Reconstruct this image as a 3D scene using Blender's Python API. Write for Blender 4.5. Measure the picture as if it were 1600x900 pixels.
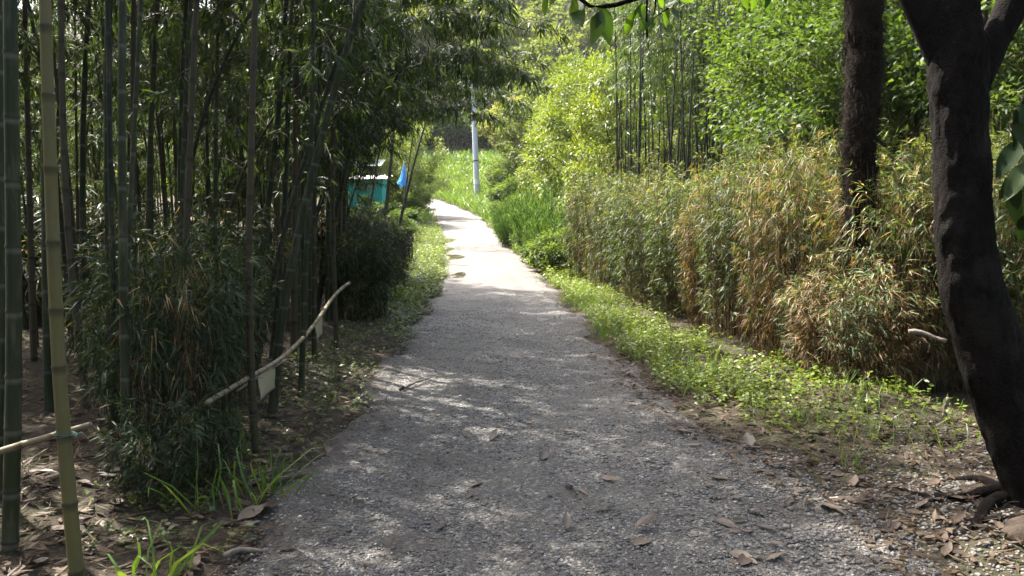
import bpy, math, random
import numpy as np
from mathutils import Vector, Matrix, Euler

for o in list(bpy.data.objects):
    bpy.data.objects.remove(o, do_unlink=True)
scene = bpy.context.scene
R = math.radians
rng = np.random.default_rng(7)
random.seed(7)

# ------------------------------------------------------------------ camera, sky, sun, exposure
CAM_H, FPX, PITCH = 1.6, 1208.0, R(4.7)
cam_d = bpy.data.cameras.new("camera")
cam = bpy.data.objects.new("camera", cam_d)
scene.collection.objects.link(cam)
cam.location = (0, 0, CAM_H)
cam.rotation_euler = (R(90) - PITCH, 0, 0)
cam_d.sensor_width = 36
cam_d.lens = 36 * FPX / 1600
cam_d.clip_start, cam_d.clip_end = 0.05, 2000
scene.camera = cam

SUN_AZ, SUN_EL = R(-46), R(56)          # azimuth from +Y towards +X
world = bpy.data.worlds.new("World")
scene.world = world
world.use_nodes = True
wn = world.node_tree
sky = wn.nodes.new("ShaderNodeTexSky")
sky.sky_type = 'NISHITA'
sky.sun_disc = False
sky.sun_elevation = SUN_EL
sky.sun_rotation = SUN_AZ
sky.dust_density = 6.0
wn.links.new(sky.outputs[0], wn.nodes["Background"].inputs[0])
wn.nodes["Background"].inputs[1].default_value = 0.15
sun_d = bpy.data.lights.new("sun", 'SUN')
sun_d.energy, sun_d.angle, sun_d.color = 5.0, R(0.55), (1.0, 0.95, 0.86)
sun = bpy.data.objects.new("sun", sun_d)
scene.collection.objects.link(sun)
to_sun = Vector((math.sin(SUN_AZ) * math.cos(SUN_EL), math.cos(SUN_AZ) * math.cos(SUN_EL), math.sin(SUN_EL)))
sun.rotation_euler = to_sun.to_track_quat('Z', 'Y').to_euler()
sun.location = (-20, 20, 40)
vs = scene.view_settings
vs.view_transform = 'Standard'
vs.look = 'None'
vs.gamma = 1
vs.use_curve_mapping = False
vs.exposure = 2.3
cy = scene.cycles
HAZE = .0002
cy.max_bounces, cy.diffuse_bounces, cy.glossy_bounces, cy.transmission_bounces = 5, 3, 2, 4
cy.transparent_max_bounces = 4
cy.use_denoising = True
try:
    cy.denoiser = 'OPENIMAGEDENOISE'
    cy.denoising_prefilter = 'ACCURATE'
except Exception:
    pass
cy.sample_clamp_indirect = 6
cy.volume_bounces = 0
cy.caustics_reflective = cy.caustics_refractive = False

# ------------------------------------------------------------------ helpers
COL = scene.collection

def tag(o, label=None, cat=None, group=None, kind=None):
    if label: o["label"] = label
    if cat: o["category"] = cat
    if group: o["group"] = group
    if kind: o["kind"] = kind
    return o

def link(name, me, mat=None, parent=None, loc=None, rot=None, scale=None):
    o = bpy.data.objects.new(name, me)
    COL.objects.link(o)
    if mat is not None and me is not None and len(me.materials) == 0:
        me.materials.append(mat)
    if parent: o.parent = parent
    if loc is not None: o.location = loc
    if rot is not None: o.rotation_euler = rot
    if scale is not None: o.scale = scale if hasattr(scale, '__len__') else (scale,) * 3
    return o

def empty(name, loc, rz=0, scale=1):
    o = link(name, None, loc=loc, rot=(0, 0, rz), scale=scale)
    o.empty_display_size = 0.1
    return o

def mesh_np(name, V, F, attrs=None, smooth=False):
    """F: (n,3) or (n,4) int array"""
    V = np.asarray(V, np.float32); F = np.asarray(F, np.int32)
    me = bpy.data.meshes.new(name)
    n, k = F.shape
    me.vertices.add(len(V)); me.vertices.foreach_set("co", V.ravel())
    me.loops.add(n * k); me.loops.foreach_set("vertex_index", F.ravel())
    me.polygons.add(n)
    me.polygons.foreach_set("loop_start", np.arange(0, n * k, k, dtype=np.int32))
    me.polygons.foreach_set("loop_total", np.full(n, k, np.int32))
    if smooth:
        me.polygons.foreach_set("use_smooth", np.ones(n, bool))
    for an, arr in (attrs or {}).items():
        a = me.attributes.new(an, 'FLOAT', 'POINT')
        a.data.foreach_set("value", np.asarray(arr, np.float32))
    me.update(calc_edges=True)
    return me

def join(parts):
    """parts: list of (V,F,attrs) all triangle / same-k"""
    Vs, Fs, A, off = [], [], {}, 0
    keys = set().union(*[p[2].keys() for p in parts])
    for V, F, at in parts:
        Vs.append(V); Fs.append(F + off); off += len(V)
        for k in keys:
            A.setdefault(k, []).append(at.get(k, np.zeros(len(V))))
    return np.concatenate(Vs), np.concatenate(Fs), {k: np.concatenate(v) for k, v in A.items()}

def norm(v):
    return v / np.maximum(np.linalg.norm(v, axis=-1, keepdims=True), 1e-9)

def leaf_geo(P, D, L, W, up, droop=0.25, fold=0.12, wide=0.42, rnd=None, extra=None):
    """folded, drooping leaves: 5 verts / 4 tris each"""
    n = len(P)
    D = norm(D); S = norm(np.cross(D, up)); N = np.cross(S, D)
    L = np.broadcast_to(L, (n,))[:, None]; W = np.broadcast_to(W, (n,))[:, None]
    dz = np.array([0, 0, -1.0])
    dr = np.broadcast_to(droop, (n,))[:, None]
    C = P + D * L * (wide + .06) + dz * L * dr * .22
    Lf = P + D * L * wide - S * W / 2 + N * W * fold + dz * L * dr * .18
    Rt = P + D * L * wide + S * W / 2 + N * W * fold + dz * L * dr * .18
    T = P + D * L + dz * L * dr
    V = np.stack([P, Lf, C, Rt, T], 1).reshape(-1, 3)
    b = (np.arange(n) * 5)[:, None]
    F = np.concatenate([b + [0, 2, 1], b + [0, 3, 2], b + [1, 2, 4], b + [2, 3, 4]], 1).reshape(-1, 3)
    if rnd is None: rnd = rng.random(n)
    at = {"rnd": np.repeat(rnd, 5)}
    for k, v in (extra or {}).items():
        at[k] = np.repeat(np.broadcast_to(v, (n,)), 5)
    return V, F, at

def rand_dir(n, zlo=-1.0, zhi=1.0, r=rng):
    z = r.uniform(zlo, zhi, n); a = r.uniform(0, 2 * np.pi, n); s = np.sqrt(np.maximum(0, 1 - z * z))
    return np.stack([s * np.cos(a), s * np.sin(a), z], 1)

def tube(pts, rad, sides=8, cap=True, attrs=None, wob=0, r=rng):
    """triangle tube along pts"""
    pts = np.asarray(pts, float); m = len(pts)
    rad = np.broadcast_to(rad, (m,)).astype(float)
    T = norm(np.gradient(pts, axis=0))
    ref = np.array([1.0, 0, 0]) if abs(T[0][0]) < .9 else np.array([0, 1.0, 0])
    U = norm(np.cross(T, ref)); Wv = np.cross(T, U)
    a = np.linspace(0, 2 * np.pi, sides, endpoint=False)
    rr = rad[:, None] * (1 + wob * r.standard_normal((m, sides)))
    V = pts[:, None] + rr[..., None] * (np.cos(a)[None, :, None] * U[:, None] + np.sin(a)[None, :, None] * Wv[:, None])
    V = V.reshape(-1, 3)
    i = np.arange(m - 1)[:, None] * sides; j = np.arange(sides)[None]; j2 = (j + 1) % sides
    q = np.stack([i + j, i + j2, i + sides + j2, i + sides + j], -1).reshape(-1, 4)
    F = np.concatenate([q[:, [0, 1, 2]], q[:, [0, 2, 3]]])
    at = {k: np.repeat(v, sides) for k, v in (attrs or {}).items()}
    if cap:
        b = len(V); V = np.concatenate([V, pts[:1], pts[-1:]])
        k0 = np.arange(sides); k1 = (k0 + 1) % sides; e = (m - 1) * sides
        F = np.concatenate([F, np.stack([k1, k0, np.full(sides, b)], 1), np.stack([e + k0, e + k1, np.full(sides, b + 1)], 1)])
        at = {k: np.concatenate([v, v[:1], v[-1:]]) for k, v in at.items()}
    return V, F, at

def box(c, s, rot=None):
    v = np.array([[x, y, z] for x in (-.5, .5) for y in (-.5, .5) for z in (-.5, .5)]) * np.array(s)
    if rot is not None:
        v = v @ np.array(Euler(rot).to_matrix()).T
    q = np.array([[0, 1, 3, 2], [4, 6, 7, 5], [0, 4, 5, 1], [2, 3, 7, 6], [0, 2, 6, 4], [1, 5, 7, 3]])
    return v + np.array(c), np.concatenate([q[:, [0, 1, 2]], q[:, [0, 2, 3]]]), {}

# pixel of the photograph (1600x900) -> direction; depth along +Y
def pdir(px, py):
    a = math.atan2(450 - py, FPX)
    x = (px - 800) / FPX; y = math.cos(PITCH) + (450 - py) / FPX * math.sin(PITCH)
    z = (450 - py) / FPX * math.cos(PITCH) - math.sin(PITCH)
    return np.array([x / y, 1.0, z / y])

def at_depth(px, py, Y):
    d = pdir(px, py) * Y
    return np.array([d[0], d[1], d[2] + CAM_H])

_gy = np.array([-40, 14, 17, 20.3, 26, 33, 41, 50, 60, 68, 72, 80, 100, 140, 400.])
_gz = np.array([0, 0, .02, .1, .4, .82, 1.38, 2.1, 3.15, 4.2, 4.9, 7.6, 15., 36., 60.])
_yy = np.linspace(-40, 400, 2201)
_zz = np.convolve(np.pad(np.interp(_yy, _gy, _gz), 8, mode='edge'), np.ones(17) / 17, 'valid')
_cy = np.array([-10, 3.5, 10, 20.3, 33, 50, 60, 66, 72, 80, 95, 400.])
_cx = np.array([.12, .04, -.15, -.46, -1.62, -3.5, -6.1, -8.6, -13., -22., -50, -400])
_cc = np.convolve(np.pad(np.interp(_yy, _cy, _cx), 8, mode='edge'), np.ones(17) / 17, 'valid')
def road_c(y): return np.interp(y, _yy, _cc)
def gprof(y): return np.interp(y, _yy, _zz)
def sstep(x, a, b):
    t = np.clip((np.asarray(x, float) - a) / (b - a), 0, 1); return t * t * (3 - 2 * t)
def ground(x, y):
    x = np.asarray(x, float); y = np.asarray(y, float)
    z = gprof(y)
    d = x - road_c(y)
    z = z + sstep(d, 1.7, 6) * sstep(y, 44, 60) * 1.5 * (1 - sstep(y, 72, 85))
    z = z + sstep(np.abs(d), 1.45, 3.2) * .10 * (1 + .5 * np.sin(x * 1.3 + y * .7)) 
    z = z + sstep(np.abs(d), 1.7, 3) * .035 * (np.sin(x * 4.1 + 1.3 * y) + np.sin(y * 3.3 - x * 2.1))
    z = z + sstep(x, 14, 60) * 6 * sstep(y, 5, 40)
    z = z + sstep(-x, 14, 60) * 3 * sstep(y, 30, 70)
    z = z - (1 - sstep(np.abs(d), 1.05, 1.5)) * .012 + .012 * 0
    return z
def hit(px, py):
    """point on the ground under a pixel"""
    d = pdir(px, py); Y = 1.0
    for k in range(4000):
        p = d * Y
        if p[2] + CAM_H <= ground(p[0], p[1]): break
        Y += .02
    p = d * Y
    return np.array([p[0], p[1], float(ground(p[0], p[1]))])
def gp(x, y, dz=0.0): return (float(x), float(y), float(ground(x, y)) + dz)

# ------------------------------------------------------------------ materials
def newmat(name):
    m = bpy.data.materials.new(name); m.use_nodes = True
    nt = m.node_tree; nt.nodes.clear()
    out = nt.nodes.new("ShaderNodeOutputMaterial")
    return m, nt, out
def ramp(nt, stops, src=None, interp='LINEAR'):
    r = nt.nodes.new("ShaderNodeValToRGB"); e = r.color_ramp.elements
    r.color_ramp.interpolation = interp
    while len(e) < len(stops): e.new(.5)
    for k, (p, c) in enumerate(stops):
        e[k].position = p; e[k].color = (*c, 1)
    if src is not None: nt.links.new(src, r.inputs[0])
    return r
def noise(nt, scale, detail=4, rough=.55, coord=None, dist=0):
    n = nt.nodes.new("ShaderNodeTexNoise"); n.inputs["Scale"].default_value = scale
    n.inputs["Detail"].default_value = detail; n.inputs["Roughness"].default_value = rough
    n.inputs["Distortion"].default_value = dist
    if coord is not None: nt.links.new(coord, n.inputs["Vector"])
    return n
def mixc(nt, fac, a, b, mode='MIX'):
    m = nt.nodes.new("ShaderNodeMix"); m.data_type = 'RGBA'; m.blend_type = mode
    for s, v in ((m.inputs[0], fac), (m.inputs[6], a), (m.inputs[7], b)):
        if hasattr(v, 'is_linked'): nt.links.new(v, s)
        elif isinstance(v, tuple): s.default_value = (*v, 1)
        else: s.default_value = v
    return m.outputs[2]
def attr(nt, name):
    a = nt.nodes.new("ShaderNodeAttribute"); a.attribute_name = name; return a.outputs["Fac"]
def mth(nt, op, a, b=0.0, clamp=False):
    m = nt.nodes.new("ShaderNodeMath"); m.operation = op; m.use_clamp = clamp
    for s, v in ((m.inputs[0], a), (m.inputs[1], b)):
        if hasattr(v, 'is_linked'): nt.links.new(v, s)
        else: s.default_value = v
    return m.outputs[0]
def principled(nt, out, col, rough=.8, spec=.4, normal=None):
    p = nt.nodes.new("ShaderNodeBsdfPrincipled")
    if hasattr(col, 'is_linked'): nt.links.new(col, p.inputs["Base Color"])
    else: p.inputs["Base Color"].default_value = (*col, 1)
    if hasattr(rough, 'is_linked'): nt.links.new(rough, p.inputs["Roughness"])
    else: p.inputs["Roughness"].default_value = rough
    p.inputs["Specular IOR Level"].default_value = spec
    if normal is not None: nt.links.new(normal, p.inputs["Normal"])
    if out is not None: nt.links.new(p.outputs[0], out.inputs[0])
    return p
def bump(nt, h, strength=.5, dist=.02, normal=None):
    b = nt.nodes.new("ShaderNodeBump"); b.inputs["Strength"].default_value = strength
    b.inputs["Distance"].default_value = dist; nt.links.new(h, b.inputs["Height"])
    if normal is not None: nt.links.new(normal, b.inputs["Normal"])
    return b.outputs[0]
def objco(nt):
    return nt.nodes.new("ShaderNodeTexCoord").outputs["Object"]
def wpos(nt):
    return nt.nodes.new("ShaderNodeNewGeometry").outputs["Position"]

def leaf_mat(name, stops, trans=.38, rough=.42, spec=.5, dry=None, tint=.25, tcol=(1.3, 1.25, .5)):
    """stops: ramp over per-leaf random; dry: ramp for withered leaves (attribute dry)"""
    m, nt, out = newmat(name)
    rn = attr(nt, "rnd")
    oi = nt.nodes.new("ShaderNodeObjectInfo").outputs["Random"]
    v = mth(nt, 'ADD', mth(nt, 'MULTIPLY', rn, 1 - tint), mth(nt, 'MULTIPLY', oi, tint))
    c = ramp(nt, stops, v).outputs[0]
    if dry:
        dc = ramp(nt, dry, rn).outputs[0]
        c = mixc(nt, attr(nt, "dry"), c, dc)
    p = principled(nt, None, c, rough, spec)
    t = nt.nodes.new("ShaderNodeBsdfTranslucent")
    nt.links.new(mixc(nt, 1.0, c, tcol, 'MULTIPLY'), t.inputs[0])
    mx = nt.nodes.new("ShaderNodeMixShader"); mx.inputs[0].default_value = trans
    nt.links.new(p.outputs[0], mx.inputs[1]); nt.links.new(t.outputs[0], mx.inputs[2])
    nt.links.new(mx.outputs[0], out.inputs[0])
    return m

M = {}
STRAW = [(0, (.06, .034, .018)), (.5, (.16, .092, .045)), (.85, (.29, .18, .09)), (1, (.46, .33, .18))]
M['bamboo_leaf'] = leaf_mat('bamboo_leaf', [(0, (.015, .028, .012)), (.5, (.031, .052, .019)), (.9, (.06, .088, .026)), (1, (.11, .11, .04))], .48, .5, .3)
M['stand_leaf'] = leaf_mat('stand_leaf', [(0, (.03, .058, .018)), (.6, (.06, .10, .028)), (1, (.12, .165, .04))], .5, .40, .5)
M['grass_bamboo'] = leaf_mat('grass_bamboo', [(0, (.014, .027, .011)), (.6, (.03, .05, .018)), (1, (.06, .08, .028))], .3, .55, .3, dry=STRAW)
M['hedge_leaf'] = leaf_mat('hedge_leaf', [(0, (.026, .046, .017)), (.5, (.056, .083, .03)), (.85, (.10, .135, .042)), (1, (.20, .25, .06))], .36, .5, .25, dry=STRAW, tint=.1)
M['tree_leaf'] = leaf_mat('tree_leaf', [(0, (.024, .05, .013)), (.5, (.056, .096, .02)), (1, (.125, .17, .032))], .56, .52, .25)
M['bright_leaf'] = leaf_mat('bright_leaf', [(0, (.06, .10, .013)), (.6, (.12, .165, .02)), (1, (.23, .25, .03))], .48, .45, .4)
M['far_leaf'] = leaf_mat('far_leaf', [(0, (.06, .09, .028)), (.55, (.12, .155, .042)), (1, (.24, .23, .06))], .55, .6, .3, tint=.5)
M['herb_leaf'] = leaf_mat('herb_leaf', [(0, (.055, .095, .015)), (.5, (.11, .16, .021)), (1, (.21, .25, .034))], .42, .45, .4)
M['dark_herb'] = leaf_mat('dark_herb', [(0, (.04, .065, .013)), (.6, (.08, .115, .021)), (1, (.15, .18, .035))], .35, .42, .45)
M['grass_blade'] = leaf_mat('grass_blade', [(0, (.05, .10, .018)), (.6, (.10, .18, .03)), (1, (.20, .25, .06))], .42, .42, .4)
M['big_leaf'] = leaf_mat('big_leaf', [(0, (.03, .06, .012)), (1, (.06, .10, .02))], .5, .5, .35, tcol=(2.2, 2.3, .5))
M['big_leaf_shaded'] = leaf_mat('big_leaf_shaded', [(0, (.012, .026, .008)), (1, (.03, .05, .014))], .2, .65, .15)  # big_leaf again, with the shade at the outer edge put into its colour
M['juniper'] = leaf_mat('juniper', [(0, (.025, .062, .018)), (.6, (.055, .115, .026)), (1, (.12, .185, .045))], .42, .5, .3)
M['twig_red'] = leaf_mat('twig_red', [(0, (.07, .045, .03)), (.6, (.12, .08, .05)), (1, (.16, .12, .07))], .25, .6, .3)
M['litter'] = leaf_mat('litter', [(0, (.03, .018, .011)), (.5, (.07, .046, .028)), (.85, (.115, .082, .052)), (1, (.18, .14, .095))], .12, .6, .2)
M['brown_leaf'] = leaf_mat('brown_leaf', [(0, (.032, .022, .015)), (.5, (.07, .048, .033)), (1, (.14, .105, .075))], .12, .5, .4, tint=.8)
M['green_fallen'] = leaf_mat('green_fallen', [(0, (.08, .14, .03)), (1, (.2, .26, .06))], .3, .4, .5)

def culm_mat(name, c0, c1, ring, ringmix=.8, mott=(.1, .09, .06)):
    m, nt, out = newmat(name)
    co = objco(nt)
    mp = nt.nodes.new("ShaderNodeMapping"); mp.inputs["Scale"].default_value = (1, 1, .18)
    nt.links.new(co, mp.inputs[0])
    n1 = noise(nt, 22, 4, .6, mp.outputs[0]); n2 = noise(nt, 2.2, 3, .6, co); n3 = noise(nt, 130, 3, .6, mp.outputs[0])
    oi = nt.nodes.new("ShaderNodeObjectInfo").outputs["Random"]
    f = mth(nt, 'ADD', mth(nt, 'MULTIPLY', n2.outputs[0], .9), mth(nt, 'MULTIPLY', oi, .5)); f = mth(nt, 'SUBTRACT', f, .2, True)
    c = mixc(nt, f, c0, c1)
    c = mixc(nt, ramp(nt, [(.5, (0, 0, 0)), (.72, (.75, .75, .75))], n1.outputs[0]).outputs[0], c, mott)
    c = mixc(nt, mth(nt, 'MULTIPLY', attr(nt, "node"), ringmix), c, ring)
    c = mixc(nt, mth(nt, 'MULTIPLY', attr(nt, "scar"), .8), c, (.03, .024, .016))
    principled(nt, out, c, .5, .28, bump(nt, n3.outputs[0], .2, .004))
    return m
M['culm_green'] = culm_mat('culm_green', (.015, .021, .008), (.032, .041, .014), (.13, .13, .10), .7)
M['culm_olive'] = culm_mat('culm_olive', (.10, .088, .028), (.17, .14, .07), (.045, .035, .02), .6, (.09, .085, .045))
M['culm_tan'] = culm_mat('culm_tan', (.038, .029, .017), (.075, .056, .034), (.025, .02, .013), .6, (.045, .04, .025))
M['culm_dark'] = culm_mat('culm_dark', (.010, .014, .008), (.024, .027, .014), (.08, .08, .06), .6)
M['culm_dead'] = culm_mat('culm_dead', (.15, .12, .075), (.22, .18, .12), (.09, .065, .04), .8, (.15, .12, .07))

def bark(name, c0, c1, sc=9, stretch=.3, strength=.9, lich=None, rough=.9):
    m, nt, out = newmat(name); co = objco(nt)
    mp = nt.nodes.new("ShaderNodeMapping"); mp.inputs["Scale"].default_value = (1, 1, stretch)
    nt.links.new(co, mp.inputs[0])
    n = noise(nt, sc, 8, .65, mp.outputs[0], .6); n2 = noise(nt, sc * 5, 5, .6, co)
    c = mixc(nt, ramp(nt, [(.3, (0, 0, 0)), (.7, (1, 1, 1))], n.outputs[0]).outputs[0], c0, c1)
    if lich:
        n3 = noise(nt, 3.3, 5, .6, co)
        c = mixc(nt, ramp(nt, [(.56, (0, 0, 0)), (.64, (.7, .7, .7))], n3.outputs[0]).outputs[0], c, lich)
    h = mth(nt, 'ADD', n.outputs[0], mth(nt, 'MULTIPLY', n2.outputs[0], .45))
    principled(nt, out, c, rough, .08, bump(nt, h, strength, .03))
    return m
M['bark'] = bark('bark', (.004, .0032, .003), (.015, .012, .010), 20, .4, 1.0, (.022, .019, .016))
M['tree_bark'] = bark('tree_bark', (.03, .024, .017), (.075, .06, .045))
M['palm_bark'] = bark('palm_bark', (.006, .0045, .003), (.02, .014, .01), 18, 1.6, 1.0)
M['palm_fibre'] = bark('palm_fibre', (.009, .0065, .0045), (.034, .025, .017), 30)
M['dead_wood'] = bark('dead_wood', (.11, .09, .07), (.27, .23, .19), 12, .2, .6)
M['rock'] = bark('rock', (.035, .026, .02), (.075, .058, .047), 9, 1, .5)
M['root'] = bark('root', (.05, .04, .03), (.13, .105, .08), 10, .5, .8)
M['stalk'] = bark('stalk', (.02, .022, .009), (.06, .052, .024), 8)
M['dry_stalk'] = bark('dry_stalk', (.06, .042, .022), (.17, .12, .06), 8)

def ground_mat():
    m, nt, out = newmat('forest_ground'); co = wpos(nt)
    n = noise(nt, 1.3, 6, .6, co); n2 = noise(nt, 28, 6, .7, co); n3 = noise(nt, 7, 5, .6, co)
    c = ramp(nt, [(.3, (.022, .016, .011)), (.5, (.046, .034, .024)), (.72, (.085, .065, .045))], n2.outputs[0]).outputs[0]
    c2 = ramp(nt, [(.35, (.03, .024, .016)), (.7, (.066, .054, .038))], n3.outputs[0]).outputs[0]
    c = mixc(nt, .45, c, c2)
    c = mixc(nt, ramp(nt, [(.5, (0, 0, 0)), (.62, (.5, .5, .5))], n.outputs[0]).outputs[0], c, (.05, .062, .024))
    h = mth(nt, 'ADD', n2.outputs[0], n3.outputs[0])
    principled(nt, out, c, .95, .2, bump(nt, h, .9, .04))
    return m
M['ground'] = ground_mat()

def road_mat():
    m, nt, out = newmat('gravel_path'); co = wpos(nt)
    big = noise(nt, .55, 4, .6, co); mid = noise(nt, 2.6, 5, .62, co, .5); fine = noise(nt, 55, 4, .7, co)
    vor = nt.nodes.new("ShaderNodeTexVoronoi"); vor.inputs["Scale"].default_value = 62
    nt.links.new(co, vor.inputs["Vector"])
    vor2 = nt.nodes.new("ShaderNodeTexVoronoi"); vor2.inputs["Scale"].default_value = 150
    nt.links.new(co, vor2.inputs["Vector"])
    sep = nt.nodes.new("ShaderNodeSeparateColor"); nt.links.new(vor.outputs["Color"], sep.inputs[0])
    sep2 = nt.nodes.new("ShaderNodeSeparateColor"); nt.links.new(vor2.outputs["Color"], sep2.inputs[0])
    base = ramp(nt, [(.0, (.022, .020, .018)), (.5, (.066, .061, .056)), (.8, (.14, .131, .122)), (1, (.40, .38, .355))], sep.outputs[0]).outputs[0]
    b2 = ramp(nt, [(.0, (.022, .02, .018)), (.7, (.075, .07, .065)), (1, (.24, .228, .215))], sep2.outputs[1]).outputs[0]
    c = mixc(nt, .45, base, b2)
    mud = mixc(nt, fine.outputs[0], (.05, .041, .034), (.115, .096, .08))
    mf = ramp(nt, [(.50, (0, 0, 0)), (.66, (.7, .7, .7))], mid.outputs[0]).outputs[0]
    c = mixc(nt, mf, c, mud)
    wear = attr(nt, "wear")                      # pale compacted soil further up the path
    pale = mixc(nt, fine.outputs[0], (.052, .043, .037), (.12, .102, .09))
    c = mixc(nt, mth(nt, 'MULTIPLY', wear, ramp(nt, [(.3, (.55,) * 3), (.6, (1, 1, 1))], mid.outputs[0]).outputs[0]), c, pale)
    c = mixc(nt, 1.0, c, ramp(nt, [(.3, (.62, .61, .60)), (.68, (1.3, 1.28, 1.25))], big.outputs[0]).outputs[0], 'MULTIPLY')
    ed = mth(nt, 'ADD', attr(nt, "edge"), mth(nt, 'MULTIPLY', mth(nt, 'SUBTRACT', mid.outputs[0], .5), 2.6))
    soil = mixc(nt, fine.outputs[0], (.03, .023, .017), (.085, .066, .05))
    c = mixc(nt, ramp(nt, [(.35, (0, 0, 0)), (.9, (.85, .85, .85))], ed).outputs[0], c, soil)
    h = mth(nt, 'SUBTRACT', mth(nt, 'MULTIPLY', fine.outputs[0], .35), vor.outputs["Distance"])
    h = mth(nt, 'SUBTRACT', h, mth(nt, 'MULTIPLY', vor2.outputs["Distance"], .5))
    h = mth(nt, 'ADD', h, mth(nt, 'MULTIPLY', mid.outputs[0], 1.2))
    rg = ramp(nt, [(.4, (.62,) * 3), (.65, (.42,) * 3)], mid.outputs[0]).outputs[0]
    principled(nt, out, c, rg, .5, bump(nt, h, .85, .02))
    return m
M['road'] = road_mat()

def stone_mat(name, stops, rough=.55):
    m, nt, out = newmat(name)
    n = noise(nt, 90, 3, .6, wpos(nt))
    c = ramp(nt, stops, attr(nt, "rnd")).outputs[0]
    c = mixc(nt, .3, c, ramp(nt, [(.3, (.04, .038, .036)), (.7, (.27, .26, .25))], n.outputs[0]).outputs[0])
    principled(nt, out, c, rough, .5)
    return m
M['stone'] = stone_mat('stone', [(0, (.022, .020, .019)), (.5, (.06, .056, .052)), (.8, (.13, .122, .114)), (1, (.42, .40, .375))], .45)
M['pebble'] = stone_mat('pebble', [(0, (.04, .035, .03)), (.5, (.095, .083, .07)), (1, (.20, .18, .155))], .75)

def plain(name, col, rough=.6, spec=.4, sc=20, amt=.25, trans=0, metal=0):
    m, nt, out = newmat(name); n = noise(nt, sc, 5, .6, objco(nt))
    dk = tuple(x * (1 - amt) for x in col); lt = tuple(min(1, x * (1 + amt)) for x in col)
    c = mixc(nt, n.outputs[0], dk, lt)
    p = principled(nt, out, c, rough, spec, bump(nt, n.outputs[0], .15, .01)); p.inputs["Metallic"].default_value = metal
    if trans:
        t = nt.nodes.new("ShaderNodeBsdfTranslucent"); nt.links.new(c, t.inputs[0])
        mx = nt.nodes.new("ShaderNodeMixShader"); mx.inputs[0].default_value = trans
        nt.links.new(p.outputs[0], mx.inputs[1]); nt.links.new(t.outputs[0], mx.inputs[2]); nt.links.new(mx.outputs[0], out.inputs[0])
    return m
M['paper'] = plain('paper', (.36, .32, .20), .7, .3, 30, .14, .15)
M['ink'] = plain('ink', (.06, .055, .05), .8, .2)
M['string'] = plain('string', (.05, .17, .14), .6, .3)
M['concrete'] = plain('concrete', (.42, .43, .44), .8, .3, 6, .12)
M['plate'] = plain('plate', (.62, .62, .6), .5, .4)
M['teal'] = plain('teal', (.035, .36, .31), .5, .4, 3, .15)
M['white_sheet'] = plain('white_sheet', (.66, .64, .60), .6, .4, 4, .12)
M['glass_dark'] = plain('glass_dark', (.22, .22, .17), .2, .6)
M['tarp'] = plain('tarp', (.10, .36, .75), .45, .5, 5, .15, .25)
M['tarp_dark'] = plain('tarp_dark', (.035, .075, .14), .4, .5, 8, .3)
M['cable'] = plain('cable', (.03, .03, .03), .6)
def water_mat():
    m, nt, out = newmat('puddle_water'); n = noise(nt, 3, 3, .5, wpos(nt))
    c = mixc(nt, n.outputs[0], (.05, .04, .028), (.09, .07, .05))
    principled(nt, out, c, .04, .6, bump(nt, n.outputs[0], .02, .01))
    return m
M['water'] = water_mat()

# ------------------------------------------------------------------ the ground and the path
def sheet(name, xs_of_y, ys, zoff, mat, extra=None):
    V, n = [], None
    X = np.array([xs_of_y(y) for y in ys]); n = X.shape[1]
    Y = np.repeat(np.array(ys)[:, None], n, 1)
    Z = ground(X, Y) + zoff(X, Y)
    V = np.stack([X, Y, Z], -1).reshape(-1, 3)
    i = np.arange(len(ys) - 1)[:, None] * n; j = np.arange(n - 1)[None]
    F = np.stack([i + j, i + j + 1, i + n + j + 1, i + n + j], -1).reshape(-1, 4)
    return mesh_np(name, V, F, extra(X, Y) if extra else None, True)
gx = np.concatenate([-np.geomspace(14, 160, 14)[::-1], np.linspace(-13.7, 13.7, 110), np.geomspace(14, 160, 14)])
gyv = np.concatenate([np.linspace(-12, 30, 150), np.linspace(30.6, 110, 130), np.linspace(115, 300, 20)])
g = link('ground', sheet('ground', lambda y: gx, gyv, lambda X, Y: -sstep(1.62 - np.abs(X - road_c(Y)), 0, .35) * .05, None), M['ground'])
tag(g, 'brown leaf-strewn earth under the bamboo and trees', kind='structure')

def edge_l(y): return road_c(y) - 1.36 - .10 * math.sin(y * 1.7) - .06 * math.sin(y * 4.3 + 1) - .04 * math.sin(y * 9.1)
def edge_r(y): return road_c(y) + 1.38 + .10 * math.sin(y * 1.4 + 2) + .06 * math.sin(y * 3.9) + .04 * math.sin(y * 8.3) + .55 * float(1 - sstep(y, 3.5, 9))
def road_xs(y):
    t = np.linspace(0, 1, 31); return edge_l(y) + t * (edge_r(y) - edge_l(y))
def road_z(X, Y):
    d = (X - road_c(Y))
    e = np.stack([np.clip((np.array([edge_r(y) for y in Y[:, 0]])[:, None] - X), 0, 1), np.clip(X - np.array([edge_l(y) for y in Y[:, 0]])[:, None], 0, 1)]).min(0)
    ruts = -.015 * np.exp(-((np.abs(d) - .68) / .22) ** 2)
    bumps = .010 * np.sin(X * 3.1 + Y * 1.1) * np.sin(Y * 1.9 - X) + .005 * np.sin(X * 9 + Y * 5) * np.sin(Y * 7.7)
    return .018 + (ruts + bumps) * np.clip(e / .3, 0, 1) - .05 * (1 - np.clip(e / .10, 0, 1))
ryv = np.concatenate([np.linspace(-8, 25, 230), np.linspace(25.3, 73, 170)])
rd = link('path', sheet('path', road_xs, ryv, road_z, None, lambda X, Y: {"wear": (sstep(Y, 13, 24) * .95).ravel(), "edge": np.tile(np.abs(np.linspace(-1, 1, 31)) ** 3, len(ryv)) * (1 - .6 * sstep(Y, 16, 24)).ravel()}), M['road'])
tag(rd, 'grey gravel path climbing uphill and bending away', kind='structure')

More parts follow.
